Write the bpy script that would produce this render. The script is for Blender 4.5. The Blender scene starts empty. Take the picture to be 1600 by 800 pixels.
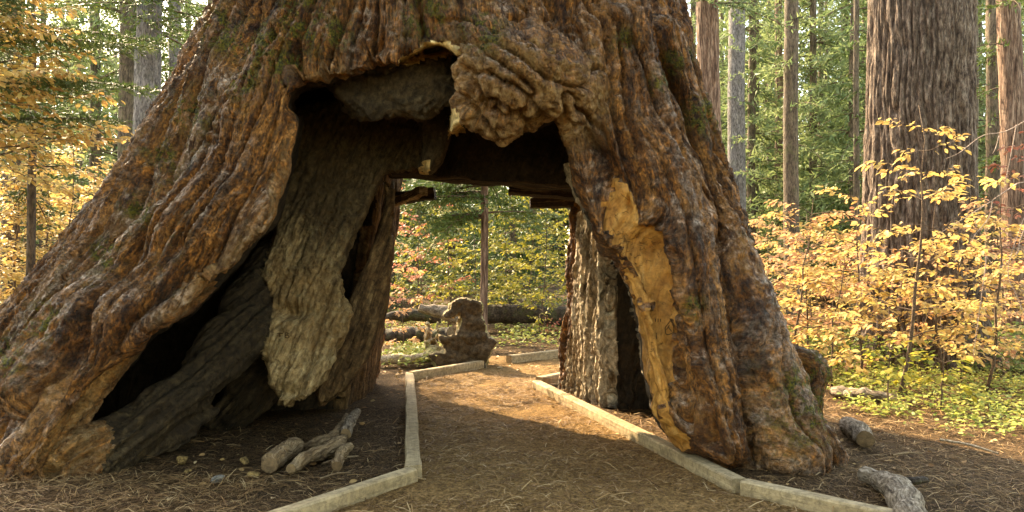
import bpy, math, random, time; T0 = time.time()
import numpy as np
from mathutils import Vector
from mathutils.bvhtree import BVHTree

# ------------------------------------------------------------------ camera, sky, sun, exposure
SC = bpy.context.scene
COL = SC.collection
F_PX, HOR, EYE = 1200.0, 430.0, 1.6          # focal length in photo pixels, horizon row, eye height
cam_d = bpy.data.cameras.new('camera')
cam = bpy.data.objects.new('camera', cam_d); COL.objects.link(cam)
cam.location = (0, 0, EYE); cam.rotation_euler = (math.pi/2, 0, 0)
cam_d.sensor_width = 36.0; cam_d.lens = 36.0*F_PX/1600.0
cam_d.shift_y = (HOR-400.0)/1600.0
cam_d.clip_start = 0.1; cam_d.clip_end = 2000
SC.camera = cam

SUN_AZ, SUN_EL = math.radians(-38), math.radians(37)     # azimuth from +Y, clockwise
world = bpy.data.worlds.new('World'); SC.world = world; world.use_nodes = True
wnt = world.node_tree
sky = wnt.nodes.new('ShaderNodeTexSky'); sky.sky_type = 'NISHITA'; sky.sun_disc = False
sky.sun_elevation = SUN_EL; sky.sun_rotation = SUN_AZ
wnt.links.new(sky.outputs[0], wnt.nodes['Background'].inputs[0])
wnt.nodes['Background'].inputs[1].default_value = 0.15
sun_d = bpy.data.lights.new('sun', 'SUN'); sun_d.energy = 2.1; sun_d.angle = math.radians(0.53)
sun_d.color = (1.0, 0.95, 0.87)
sun = bpy.data.objects.new('sun', sun_d); COL.objects.link(sun)
sdir = Vector((math.sin(SUN_AZ)*math.cos(SUN_EL), math.cos(SUN_AZ)*math.cos(SUN_EL), math.sin(SUN_EL)))
sun.rotation_euler = sdir.to_track_quat('Z', 'Y').to_euler(); sun.location = sdir*60
vs = SC.view_settings
vs.view_transform = 'Standard'; vs.look = 'None'; vs.gamma = 1.0; vs.use_curve_mapping = False
vs.exposure = 3.35
try:
    vs.use_white_balance = True; vs.white_balance_temperature = 10600; vs.white_balance_tint = 10
except Exception:
    pass
SC.cycles.max_bounces = 7; SC.cycles.diffuse_bounces = 4; SC.cycles.glossy_bounces = 2
SC.cycles.transmission_bounces = 4; SC.cycles.transparent_max_bounces = 4
SC.cycles.caustics_reflective = False; SC.cycles.caustics_refractive = False
try:
    SC.cycles.use_denoising = True
except Exception:
    pass
SC.cycles.sample_clamp_indirect = 4.0

def at(px, py, d):
    return np.array([(px-800.0)/F_PX*d, d, EYE+(HOR-py)/F_PX*d])
def gnd(px, py):
    return at(px, py, EYE*F_PX/(py-HOR))

# ------------------------------------------------------------------ noise
_rs = np.random.RandomState(7)
PERM = _rs.permutation(256).astype(np.int32); PERM = np.concatenate([PERM, PERM, PERM[:4]])
GRAD = _rs.normal(size=(256, 3)).astype(np.float32); GRAD /= np.linalg.norm(GRAD, axis=1)[:, None]
def noise(x, y, z):
    x = np.asarray(x, np.float32); y = np.asarray(y, np.float32); z = np.asarray(z, np.float32)
    x, y, z = np.broadcast_arrays(x, y, z)
    xi = np.floor(x); yi = np.floor(y); zi = np.floor(z)
    fx = x-xi; fy = y-yi; fz = z-zi
    xi = xi.astype(np.int32) & 255; yi = yi.astype(np.int32) & 255; zi = zi.astype(np.int32) & 255
    u = fx*fx*fx*(fx*(fx*6-15)+10); v = fy*fy*fy*(fy*(fy*6-15)+10); w = fz*fz*fz*(fz*(fz*6-15)+10)
    def g(i, j, k):
        h = PERM[PERM[PERM[xi+i]+yi+j]+zi+k]
        gr = GRAD[h]
        return gr[..., 0]*(fx-i)+gr[..., 1]*(fy-j)+gr[..., 2]*(fz-k)
    a = g(0,0,0); a = a+u*(g(1,0,0)-a); b = g(0,1,0); b = b+u*(g(1,1,0)-b)
    c = g(0,0,1); c = c+u*(g(1,0,1)-c); d = g(0,1,1); d = d+u*(g(1,1,1)-d)
    a = a+v*(b-a); c = c+v*(d-c)
    return (a+w*(c-a))*1.6
def fbm(x, y, z, o=3):
    s = 0; a = 1.0; t = 0
    for i in range(o):
        s = s+a*noise(x*2**i+i*17.3, y*2**i+i*5.1, z*2**i+i*9.7); t += a; a *= 0.5
    return s/t
def sstep(a, b, x):
    t = np.clip((x-a)/(b-a), 0, 1); return t*t*(3-2*t)
def smin(a, b, k):
    h = np.clip(0.5+0.5*(b-a)/k, 0, 1); return b+(a-b)*h-k*h*(1-h)
def smax(a, b, k):
    return -smin(-a, -b, k)

# ------------------------------------------------------------------ mesh + object helpers
def mk_mesh(name, V, faces, smooth=True, attrs=None):
    """faces: array (m,k) or list of such arrays; attrs: {name: per-vertex array (n,) or (n,3)}"""
    if not isinstance(faces, list): faces = [faces]
    me = bpy.data.meshes.new(name)
    V = np.ascontiguousarray(V, np.float32)
    idx = np.concatenate([np.asarray(f, np.int32).ravel() for f in faces])
    tot = np.concatenate([np.full(len(f), np.asarray(f).shape[1], np.int32) for f in faces if len(f)])
    start = np.concatenate([[0], np.cumsum(tot)[:-1]]).astype(np.int32)
    me.vertices.add(len(V)); me.vertices.foreach_set('co', V.ravel())
    me.loops.add(len(idx)); me.loops.foreach_set('vertex_index', idx)
    me.polygons.add(len(tot)); me.polygons.foreach_set('loop_start', start)
    try: me.polygons.foreach_set('loop_total', tot)
    except Exception: pass
    me.polygons.foreach_set('use_smooth', np.full(len(tot), bool(smooth)))
    for k, a in (attrs or {}).items():
        a = np.asarray(a, np.float32)
        if a.ndim == 1:
            at_ = me.attributes.new(k, 'FLOAT', 'POINT'); at_.data.foreach_set('value', np.ascontiguousarray(a))
        else:
            at_ = me.attributes.new(k, 'FLOAT_VECTOR', 'POINT'); at_.data.foreach_set('vector', np.ascontiguousarray(a).ravel())
    me.update(); me.validate()
    return me
def link(name, me, mat=None, parent=None, loc=None):
    o = bpy.data.objects.new(name, me)
    if mat is not None and me is not None and len(me.materials) == 0: me.materials.append(mat)
    if parent is not None: o.parent = parent
    if loc is not None: o.location = loc
    COL.objects.link(o)
    return o
def tag(o, label=None, cat=None, group=None, kind=None):
    if label: o['label'] = label
    if cat: o['category'] = cat
    if group: o['group'] = group
    if kind: o['kind'] = kind
    return o
def empty(name, loc, label, cat, group=None):
    o = bpy.data.objects.new(name, None); o.empty_display_size = 0.2
    o.location = [float(c) for c in loc]; COL.objects.link(o)
    return tag(o, label, cat, group)

class Acc:
    """collects vertices and faces of one part"""
    def __init__(s): s.V = []; s.F3 = []; s.F4 = []; s.A = []; s.n = 0
    def add(s, V, F, a=0.0):
        V = np.asarray(V, np.float32); F = np.asarray(F, np.int64)+s.n
        s.V.append(V); (s.F3 if F.shape[1] == 3 else s.F4).append(F)
        s.A.append(np.broadcast_to(np.asarray(a, np.float32), (len(V),)).copy()); s.n += len(V)
    def mesh(s, name, off=(0, 0, 0), smooth=True):
        f = []
        if s.F3: f.append(np.concatenate(s.F3))
        if s.F4: f.append(np.concatenate(s.F4))
        return mk_mesh(name, np.concatenate(s.V)-np.asarray(off, np.float32), f, smooth, {'rnd': np.concatenate(s.A)})

def frames(P):
    P = np.asarray(P, float)
    T = np.gradient(P, axis=0); T /= np.linalg.norm(T, axis=1)[:, None]+1e-9
    ref = np.array([0, 0, 1.0]) if abs(T[0][2]) < 0.8 else np.array([1.0, 0, 0])
    A = np.cross(T, ref); A /= np.linalg.norm(A, axis=1)[:, None]+1e-9
    return T, A, np.cross(A, T)
def tube(P, R, seg=8, bump=0.0, bf=3.0, caps=True, squash=1.0, seed=0.0, ridged=0.0, rn=9, plate=2.4, vf=0.8, wv=0.25):
    """tapered tube along polyline; bump = relative radius noise"""
    P = np.asarray(P, float); R = np.broadcast_to(np.asarray(R, float), (len(P),))
    T, A, B = frames(P)
    th = np.arange(seg)/seg*2*math.pi
    c = np.cos(th)[None, :, None]; s = np.sin(th)[None, :, None]
    rr = np.repeat(R[:, None], seg, 1)
    if bump or ridged:
        Q = P[:, None, :]+rr[..., None]*(c*A[:, None, :]+s*B[:, None, :])
        if bump: rr = rr*(1+bump*fbm(Q[..., 0]*bf+seed, Q[..., 1]*bf, Q[..., 2]*bf, 3))
        if ridged:
            L = np.concatenate([[0], np.cumsum(np.linalg.norm(np.diff(P, axis=0), axis=1))])[:, None]
            t2 = th[None, :]
            wz = wv*noise(L*0.9+seed, t2*0+3.1, 0.0)
            n = np.abs(noise(np.cos(t2+wz)*rn*0.32+seed, np.sin(t2+wz)*rn*0.32, L*vf))
            n2 = np.abs(noise(np.cos(t2)*rn*0.8+seed, np.sin(t2)*rn*0.8, L*2.5))
            rr = rr*(1+ridged*(np.minimum(n*plate, 1)-0.6+0.4*n2))
    V = P[:, None, :]+rr[..., None]*(c*A[:, None, :]*1.0+s*B[:, None, :]*squash)
    n = len(P); V = V.reshape(-1, 3)
    i = np.arange(n-1)[:, None]*seg; j = np.arange(seg)[None, :]; k = (j+1) % seg
    F = np.stack([i+j, i+k, i+seg+k, i+seg+j], -1).reshape(-1, 4)
    if caps:
        V = np.concatenate([V, P[:1], P[-1:]]); a = n*seg; b = a+1
        jj = np.arange(seg); kk = (jj+1) % seg
        C = np.concatenate([np.stack([kk, jj, np.full(seg, a), np.full(seg, a)], 1)[:, :3],
                            np.stack([(n-1)*seg+jj, (n-1)*seg+kk, np.full(seg, b)], 1)])
        return V, F, C
    return V, F, None
def add_tube(acc, P, R, seg=6, a=0.0, **k):
    V, F, C = tube(P, R, seg, **k)
    n0 = acc.n
    acc.add(V, F, a)
    if C is not None: acc.F3.append(C+n0)
def poly_line(pts, n):
    """smooth resample of control points (Catmull-Rom)"""
    pts = np.asarray(pts, float); m = len(pts)
    P = np.concatenate([[2*pts[0]-pts[1]], pts, [2*pts[-1]-pts[-2]]])
    t = np.linspace(0, m-1, n); i = np.minimum(t.astype(int), m-2); f = (t-i)[:, None]
    p0, p1, p2, p3 = P[i], P[i+1], P[i+2], P[i+3]
    return 0.5*((2*p1)+(-p0+p2)*f+(2*p0-5*p1+4*p2-p3)*f*f+(-p0+3*p1-3*p2+p3)*f**3)

# ------------------------------------------------------------------ materials
class NT:
    def __init__(s, name):
        s.m = bpy.data.materials.new(name); s.m.use_nodes = True
        s.t = s.m.node_tree; s.t.nodes.clear()
        s.out = s.n('ShaderNodeOutputMaterial')
    def n(s, typ, **k):
        nd = s.t.nodes.new(typ)
        for a, v in k.items(): setattr(nd, a, v)
        return nd
    def l(s, a, b): s.t.links.new(a, b)
    def set(s, sock, v):
        if hasattr(v, 'is_linked') or hasattr(v, 'links'): s.l(v, sock)
        else: sock.default_value = v
    def attr(s, name, vec=False):
        a = s.n('ShaderNodeAttribute', attribute_name=name); return a.outputs['Vector' if vec else 'Fac']
    def pos(s): return s.n('ShaderNodeNewGeometry').outputs['Position']
    def scale(s, v, sc):
        m = s.n('ShaderNodeMapping'); s.l(v, m.inputs[0]); m.inputs['Scale'].default_value = sc; return m.outputs[0]
    def noise(s, v, sc, det=4, rough=0.6, dist=0.0):
        m = s.n('ShaderNodeTexNoise'); s.l(v, m.inputs['Vector']); m.inputs['Scale'].default_value = sc
        m.inputs['Detail'].default_value = det; m.inputs['Roughness'].default_value = rough; m.inputs['Distortion'].default_value = dist
        return m.outputs['Fac']
    def ramp(s, f, stops):
        r = s.n('ShaderNodeValToRGB'); s.set(r.inputs[0], f); e = r.color_ramp.elements
        while len(e) < len(stops): e.new(0.5)
        for x, (p, c) in zip(e, stops): x.position = p; x.color = (*c, 1) if len(c) == 3 else c
        return r.outputs[0]
    def mix(s, f, a, b, mode='MIX'):
        m = s.n('ShaderNodeMix', data_type='RGBA', blend_type=mode)
        s.set(m.inputs[0], f)
        for k, v in ((6, a), (7, b)): s.set(m.inputs[k], (*v, 1) if isinstance(v, tuple) and len(v) == 3 else v)
        return m.outputs[2]
    def math(s, op, a, b=0.0, clamp=False):
        m = s.n('ShaderNodeMath', operation=op, use_clamp=clamp); s.set(m.inputs[0], a); s.set(m.inputs[1], b); return m.outputs[0]
    def step(s, f, a, b):
        m = s.n('ShaderNodeMapRange', interpolation_type='SMOOTHSTEP'); s.set(m.inputs[0], f)
        m.inputs[1].default_value = a; m.inputs[2].default_value = b; return m.outputs[0]
    def bump(s, h, dist, strength=1.0, nrm=None):
        b = s.n('ShaderNodeBump'); s.l(h, b.inputs['Height']); b.inputs['Distance'].default_value = dist
        b.inputs['Strength'].default_value = strength
        if nrm is not None: s.l(nrm, b.inputs['Normal'])
        return b.outputs[0]
    def bsdf(s, col, rough=0.85, nrm=None, spec=0.25):
        b = s.n('ShaderNodeBsdfPrincipled'); s.set(b.inputs['Base Color'], (*col, 1) if isinstance(col, tuple) and len(col) == 3 else col)
        s.set(b.inputs['Roughness'], rough); b.inputs['Specular IOR Level'].default_value = spec
        if nrm is not None: s.l(nrm, b.inputs['Normal'])
        s.l(b.outputs[0], s.out.inputs[0]); return b

def mat_bark():
    t = NT('sequoia_bark'); g = t.attr('grain', True); h = t.attr('h'); p = t.pos()
    n1 = t.noise(g, 1.3, 5, 0.65, 0.6); n2 = t.noise(t.scale(g, (8, 8, 1.3)), 1.0, 5, 0.72, 0.25)
    f1 = t.noise(t.scale(g, (24, 24, 5.0)), 1.0, 4, 0.72, 0.25); f2 = t.noise(t.scale(g, (58, 58, 15)), 1.0, 3, 0.7, 0.2)
    n4 = t.noise(p, 2.2, 5, 0.65); n5 = t.noise(p, 13, 5, 0.75, 0.5); n6 = t.noise(p, 34, 4, 0.75, 0.4)
    c = t.ramp(n2, [(0.36, (0.04, 0.013, 0.004)), (0.46, (0.16, 0.058, 0.013)), (0.53, (0.27, 0.105, 0.024)), (0.64, (0.40, 0.18, 0.052))])
    c = t.mix(0.7, c, t.ramp(f1, [(0.38, (0.16, 0.15, 0.14)), (0.47, (0.75, 0.74, 0.72)), (0.54, (1.15, 1.12, 1.08)), (0.64, (1.75, 1.7, 1.65))]), 'MULTIPLY')
    c = t.mix(0.9, c, t.ramp(f2, [(0.38, (0.25, 0.23, 0.21)), (0.48, (0.85, 0.84, 0.82)), (0.56, (1.25, 1.22, 1.2)), (0.66, (2.0, 1.95, 1.9))]), 'MULTIPLY')
    c = t.mix(0.75, c, t.ramp(n6, [(0.38, (0.3, 0.28, 0.26)), (0.5, (1, 1, 1)), (0.63, (1.55, 1.5, 1.45))]), 'MULTIPLY')
    grey = t.ramp(n5, [(0.38, (0.05, 0.026, 0.013)), (0.47, (0.22, 0.135, 0.082)), (0.55, (0.38, 0.26, 0.18)), (0.65, (0.62, 0.49, 0.39))])
    grey = t.mix(0.85, grey, t.ramp(n6, [(0.38, (0.3, 0.29, 0.28)), (0.5, (1, 1, 1)), (0.64, (1.6, 1.6, 1.62))]), 'MULTIPLY')
    gm = t.math('MULTIPLY', t.step(h, 0.45, 0.8), t.step(n1, 0.44, 0.58))
    up = t.math('MULTIPLY', t.attr('weather'), 0.8)
    gm = t.math('MAXIMUM', t.math('MULTIPLY', gm, 0.5), t.math('MULTIPLY', up, t.step(f1, 0.42, 0.55)))
    c = t.mix(gm, c, grey)
    c = t.mix(t.math('MULTIPLY', t.step(n4, 0.52, 0.64), 0.38), c, t.mix(t.step(f1, .40, .60), (0.15, 0.052, 0.012), (0.42, 0.195, 0.055)))
    c = t.mix(t.math('MULTIPLY', t.step(n4, 0.46, 0.34), 0.42), c, t.mix(t.step(f1, .42, .62), (0.014, 0.008, 0.004), (0.16, 0.09, 0.045)))
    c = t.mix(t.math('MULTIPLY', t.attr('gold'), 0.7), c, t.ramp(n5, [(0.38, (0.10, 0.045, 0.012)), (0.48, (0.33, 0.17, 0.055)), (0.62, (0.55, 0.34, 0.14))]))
    moss = t.math('MULTIPLY', t.attr('moss'), t.step(t.noise(p, 9, 6, 0.75), 0.46, 0.55))
    c = t.mix(moss, c, t.ramp(t.noise(p, 50, 3), [(0.38, (0.018, 0.018, 0.002)), (0.62, (0.17, 0.14, 0.011))]))
    b1 = t.bump(n2, 0.12, 1.0); b2 = t.bump(f1, 0.06, 1.0, b1)
    b3 = t.bump(n5, 0.04, 1.0, b2); b4 = t.bump(n6, 0.03, 1.0, t.bump(f2, 0.03, 1.0, b3))
    rg_ = t.ramp(n5, [(0.42, (0.85, 0.85, 0.85)), (0.60, (0.5, 0.5, 0.5))])
    t.bsdf(c, rg_, b4, 0.34); return t.m
def mat_wood(name, stops, tint=None, fib=(30, 30, 2.0), bump=0.012, rough=0.8, lichen=0.0, burn=0.0, spec=0.2, attrib='grain', mott=0.7):
    t = NT(name); g = t.attr(attrib, True) if attrib else t.pos(); p = t.pos()
    n2 = t.noise(t.scale(g, fib), 1.0, 5, 0.68, 0.3); n1 = t.noise(p, 1.8, 4, 0.6)
    c = t.ramp(n2, stops)
    if tint: c = t.mix(t.step(n1, 0.42, 0.64), c, t.mix(0.5, c, tint))
    if lichen: c = t.mix(t.math('MULTIPLY', t.step(t.noise(p, 6, 5, 0.7), 0.5, 0.66), lichen), c, (0.30, 0.26, 0.14))
    if burn: c = t.mix(t.math('MULTIPLY', t.attr('burn'), burn), c, t.mix(n2, (0.006, 0.004, 0.003), (0.05, 0.032, 0.016)))
    n7 = t.noise(p, 15, 6, 0.75, 0.4)
    c = t.mix(mott, c, t.ramp(n7, [(0.38, (0.3, 0.29, 0.28)), (0.5, (0.95, 0.95, 0.95)), (0.62, (1.6, 1.55, 1.5))]), 'MULTIPLY')
    b1 = t.bump(n2, bump*1.6, 1.0); b2 = t.bump(n7, bump*2.0, 0.9, b1)
    t.bsdf(c, rough, b2, spec); return t.m
def mat_leaf(name, cols, trans=0.45, rough=0.55):
    """cols: list of (pos, rgb) over the per-leaf random value"""
    t = NT(name)
    oi = t.n('ShaderNodeObjectInfo').outputs['Random']
    f = t.math('FRACT', t.math('ADD', t.attr('rnd'), oi))
    c = t.ramp(f, cols)
    n = t.noise(t.pos(), 30, 3, 0.6)
    c = t.mix(t.math('MULTIPLY', t.step(n, 0.45, 0.75), 0.35), c, t.mix(1.0, c, (0.55, 0.42, 0.30), 'MULTIPLY'))
    d = t.n('ShaderNodeBsdfPrincipled'); t.l(c, d.inputs['Base Color']); d.inputs['Roughness'].default_value = rough
    d.inputs['Specular IOR Level'].default_value = 0.25
    tr = t.n('ShaderNodeBsdfTranslucent'); t.l(c, tr.inputs[0])
    m = t.n('ShaderNodeMixShader'); m.inputs[0].default_value = trans
    t.l(d.outputs[0], m.inputs[1]); t.l(tr.outputs[0], m.inputs[2]); t.l(m.outputs[0], t.out.inputs[0])
    return t.m
def mat_trunk(name, stops, sc=(7, 7, 1.0), bump=0.03, moss=0.0):
    t = NT(name); p = t.n('ShaderNodeTexCoord').outputs['Object']
    n = t.noise(t.scale(p, sc), 1.0, 6, 0.7, 0.5); c = t.ramp(n, stops)
    n1 = t.noise(p, 1.2, 4, 0.6)
    c = t.mix(0.8, c, t.ramp(t.noise(t.scale(p, (sc[0]*2.6, sc[1]*2.6, sc[2]*3)), 1.0, 3, 0.7), [(0.38, (0.35, 0.34, 0.33)), (0.5, (1, 1, 1)), (0.62, (1.55, 1.5, 1.45))]), 'MULTIPLY')
    c = t.mix(t.math('MULTIPLY', t.step(n1, 0.4, 0.7), 0.4), c, t.mix(1.0, c, (0.5, 0.48, 0.45), 'MULTIPLY'))
    if moss: c = t.mix(t.math('MULTIPLY', t.step(t.noise(p, 3.0, 5, 0.7), 0.5, 0.68), moss), c, (0.07, 0.085, 0.018))
    t.bsdf(c, 0.85, t.bump(n, bump), 0.2); return t.m
# ------------------------------------------------------------------ outlines in the photograph, turned into solids
class PolySDF:
    """signed distance (photo pixels) to an outline, rastered once and sampled"""
    X0, Y0, ST = -460, -260, 4.0
    NX, NY = 560, 340
    def __init__(s, poly):
        P = np.asarray(poly, np.float32); Q = np.roll(P, -1, 0)
        gx, gy = np.meshgrid(s.X0+np.arange(s.NX)*s.ST, s.Y0+np.arange(s.NY)*s.ST)
        gx = gx.astype(np.float32); gy = gy.astype(np.float32)
        d = np.full(gx.shape, 1e9, np.float32); ins = np.zeros(gx.shape, bool)
        for (ax, ay), (bx, by) in zip(P, Q):
            ex, ey = bx-ax, by-ay
            t = np.clip(((gx-ax)*ex+(gy-ay)*ey)/(ex*ex+ey*ey+1e-9), 0, 1)
            d = np.minimum(d, (gx-ax-t*ex)**2+(gy-ay-t*ey)**2)
            c = ((ay > gy) != (by > gy))
            with np.errstate(divide='ignore', invalid='ignore'):
                ins ^= c & (gx < ex*(gy-ay)/(ey if ey else 1e-9)+ax)
        d = np.sqrt(d); s.g = np.where(ins, -d, d)
    def __call__(s, px, py):
        fx = np.clip((px-s.X0)/s.ST, 0, s.NX-1.001); fy = np.clip((py-s.Y0)/s.ST, 0, s.NY-1.001)
        i = fx.astype(np.int32); j = fy.astype(np.int32); fx = fx-i; fy = fy-j
        g = s.g
        return (g[j, i]*(1-fx)+g[j, i+1]*fx)*(1-fy)+(g[j+1, i]*(1-fx)+g[j+1, i+1]*fx)*fy

def surface_nets(f, org, h):
    """f: 3d array (nx,ny,nz), negative inside -> vertices, quads"""
    nx, ny, nz = f.shape
    s = f < 0
    a = s[:-1, :-1, :-1].astype(np.uint8)
    cnt = np.zeros((nx-1, ny-1, nz-1), np.uint8)
    for i in (0, 1):
        for j in (0, 1):
            for k in (0, 1): cnt += s[i:nx-1+i, j:ny-1+j, k:nz-1+k]
    act = (cnt > 0) & (cnt < 8)
    I, J, K = np.nonzero(act)
    idm = np.full(act.shape, -1, np.int32); idm[I, J, K] = np.arange(len(I))
    corner = {}
    for i in (0, 1):
        for j in (0, 1):
            for k in (0, 1): corner[i, j, k] = f[I+i, J+j, K+k]
    acc = np.zeros((len(I), 3), np.float32); n = np.zeros(len(I), np.float32)
    for c0 in corner:
        for ax in range(3):
            if c0[ax]: continue
            c1 = list(c0); c1[ax] = 1; c1 = tuple(c1)
            v0 = corner[c0]; v1 = corner[c1]; m = (v0 < 0) != (v1 < 0)
            t = np.where(m, v0/np.where(m, v0-v1, 1), 0)
            for q in range(3): acc[:, q] += np.where(m, c0[q]+(t if q == ax else 0), 0)
            n += m
    V = acc/n[:, None]+np.stack([I, J, K], 1)
    V = V*h+np.asarray(org, np.float32)
    quads = []
    for ax in range(3):
        sl0 = [slice(1, -1)]*3; sl1 = [slice(1, -1)]*3
        sl0[ax] = slice(0, f.shape[ax]-1); sl1[ax] = slice(1, f.shape[ax])
        m0 = s[tuple(sl0)]; m1 = s[tuple(sl1)]
        for flip in (False, True):
            E_ = (m0 & ~m1) if not flip else (~m0 & m1)
            c = np.stack(np.nonzero(E_), 1)
            u, v = (ax+1) % 3, (ax+2) % 3
            c[:, u] += 1; c[:, v] += 1
            def cell(du, dv):
                d = c.copy(); d[:, u] += du; d[:, v] += dv
                return idm[d[:, 0], d[:, 1], d[:, 2]]
            q = np.stack([cell(-1, -1), cell(0, -1), cell(0, 0), cell(-1, 0)], 1)
            if flip: q = q[:, ::-1]
            quads.append(q[(q >= 0).all(1)])
    return V, np.concatenate(quads)
def voxel(fn, lo, hi, h, c=4):
    """samples fn on a grid; far from the surface the coarse grid's value stands in"""
    lo = np.asarray(lo, float); nc = np.ceil((np.asarray(hi)-lo)/(h*c)).astype(int)+1
    n = (nc-1)*c+1
    ax = [(lo[k]+np.arange(n[k])*h).astype(np.float32) for k in range(3)]
    X, Y, Z = np.meshgrid(ax[0][::c], ax[1][::c], ax[2][::c], indexing='ij')
    g = fn(X, Y, Z)
    for a_ in range(3):                                # separable linear upsampling
        g = np.moveaxis(g, a_, 0)
        u = np.empty((n[a_],)+g.shape[1:], np.float32)
        for q in range(c): u[q:n[a_]-1:c] = g[:-1]*(1-q/c)+g[1:]*(q/c)
        u[-1] = g[-1]; g = np.moveaxis(u, 0, a_)
    g = np.ascontiguousarray(g)
    I = np.flatnonzero(np.abs(g.ravel()) < h*c*1.15)
    out = g.ravel()
    for k in range(0, len(I), 400000):
        i = I[k:k+400000]
        a_, b_, d_ = np.unravel_index(i, tuple(n))
        out[i] = fn(ax[0][a_], ax[1][b_], ax[2][d_])
    return surface_nets(out.reshape(tuple(n)), lo, h)
def subdivide(V, Q):
    """one level of smooth quad subdivision"""
    n = len(V)
    e = np.stack([Q, np.roll(Q, -1, 1)], -1).reshape(-1, 2); e.sort(1)
    key = e[:, 0].astype(np.int64)*n+e[:, 1]
    u, inv = np.unique(key, return_inverse=True); inv = inv.reshape(-1, 4)
    a, b = u//n, u % n
    mid = (V[a]+V[b])*0.5; cen = V[Q].mean(1)
    acc = np.zeros_like(V); cnt = np.zeros(n)                        # pull the corners in (face averages)
    for k in range(4):
        cnt += np.bincount(Q[:, k], None, n)
        for q in range(3): acc[:, q] += np.bincount(Q[:, k], cen[:, q], n)
    V0 = V*0.5+0.5*acc/cnt[:, None]
    em = np.zeros_like(mid); ec = np.zeros(len(u))
    for k in range(4):
        ec += np.bincount(inv[:, k], None, len(u))
        for q in range(3): em[:, q] += np.bincount(inv[:, k], cen[:, q], len(u))
    mid = mid*0.5+0.5*em/ec[:, None]
    W = np.concatenate([V0, mid, cen]).astype(np.float32)
    m = n+inv; c = n+len(u)+np.arange(len(Q))
    out = [np.stack([Q[:, k], m[:, k], c, m[:, k-1]], 1) for k in range(4)]
    return W, np.concatenate(out)
def vnormals(V, Q):
    n = np.cross(V[Q[:, 2]]-V[Q[:, 0]], V[Q[:, 3]]-V[Q[:, 1]])
    N = np.zeros_like(V)
    for k in range(Q.shape[1]):
        for a in range(3): N[:, a] += np.bincount(Q[:, k], n[:, a], len(V))
    return N/(np.linalg.norm(N, axis=1)[:, None]+1e-12)

# ------------------------------------------------------------------ the tunnel tree
CX, CY = -0.9, 8.6
def T_ext(z):
    L = np.interp(z, [-.3, 0, 1.17, 2.03, 3.03, 3.97, 4.68, 6, 12], [5.45, 5.15, 4.38, 3.68, 2.98, 2.34, 1.93, 1.72, 1.6])
    R = np.interp(z, [-.3, 0, .5, 1.31, 2.25, 3.39, 4.68, 6, 12], [4.3, 4.05, 3.72, 3.54, 3.33, 2.95, 2.66, 2.5, 2.2])
    Fr = np.interp(z, [-.3, 0, .5, 1, 2, 3, 4.7, 12], [3.0, 2.85, 2.62, 2.48, 2.3, 2.2, 2.12, 1.9])
    B = np.interp(z, [-.3, 0, 1, 3, 4.7, 12], [3.1, 2.95, 2.6, 2.4, 2.3, 2.0])
    return [q.astype(np.float32) for q in (L, R, Fr, B)]
def trunk_r(x, y, z):
    L, R, Fr, B = T_ext(z)
    s = np.where(x < CX, (CX-x)/L, (x-CX)/R); t = np.where(y < CY, (CY-y)/Fr, (y-CY)/B)
    return s, t
def blob(x, y, z, c, r):
    return (np.sqrt(((x-c[0])/r[0])**2+((y-c[1])/r[1])**2+((z-c[2])/r[2])**2)-1)*min(r)
BURLS = [(at(800, 128, 6.5), (0.46, 0.46, 0.42)), (at(868, 140, 6.5), (0.28, 0.38, 0.28)), (at(752, 128, 6.6), (0.27, 0.34, 0.38)),
         (at(560, 85, 6.9), (0.75, 0.42, 0.28)), (at(400, 230, 6.75), (0.38, 0.35, 0.8)), (at(1246, 578, 7.5), (0.24, 0.36, 0.22)),
         (at(1248, 640, 7.3), (0.26, 0.3, 0.5)), (at(330, 380, 6.5), (0.6, 0.32, 0.55)), (at(210, 500, 6.3), (0.6, 0.3, 0.35))]
RIDGES = [  # raised folds of bark running down the legs: (points, radius)
    ([at(985, 40, 6.75), at(1010, 190, 6.75), at(1060, 350, 6.55), at(1100, 520, 6.35), at(1130, 700, 6.15)], .20),
    ([at(1040, 60, 7.0), at(1075, 220, 6.95), at(1130, 400, 6.75), at(1180, 560, 6.55), at(1235, 710, 6.35)], .22),
    ([at(930, 60, 6.7), at(940, 190, 6.7), at(985, 300, 6.6), at(1000, 340, 6.6)], .2),
    ([at(1060, 120, 7.5), at(1110, 300, 7.3), at(1160, 480, 7.1), at(1225, 640, 6.85), at(1275, 715, 6.7)], .22),
    ([at(450, 40, 6.9), at(370, 170, 6.75), at(290, 290, 6.6), at(180, 430, 6.5), at(50, 600, 6.2)], .2),
    ([at(390, 60, 7.5), at(318, 190, 7.4), at(228, 320, 7.3), at(108, 470, 7.1)], .15),
    ([at(440, 180, 6.7), at(400, 300, 6.6), at(330, 400, 6.45), at(230, 490, 6.3), at(130, 610, 6.1), at(40, 735, 5.9)], .2)]
def capsule_chain(x, y, z, pts, r):
    d = None
    pts = [np.asarray(p, np.float32) for p in pts]
    if np.isscalar(r): r = [r]*len(pts)
    for k, (a, b) in enumerate(zip(pts[:-1], pts[1:])):
        e = b-a
        t = np.clip(((x-a[0])*e[0]+(y-a[1])*e[1]+(z-a[2])*e[2])/float(e@e), 0, 1)
        q = np.sqrt((x-a[0]-t*e[0])**2+(y-a[1]-t*e[1])**2+(z-a[2]-t*e[2])**2)-(r[k]+t*(r[k+1]-r[k]))
        d = q if d is None else np.minimum(d, q)
    return d
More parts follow.
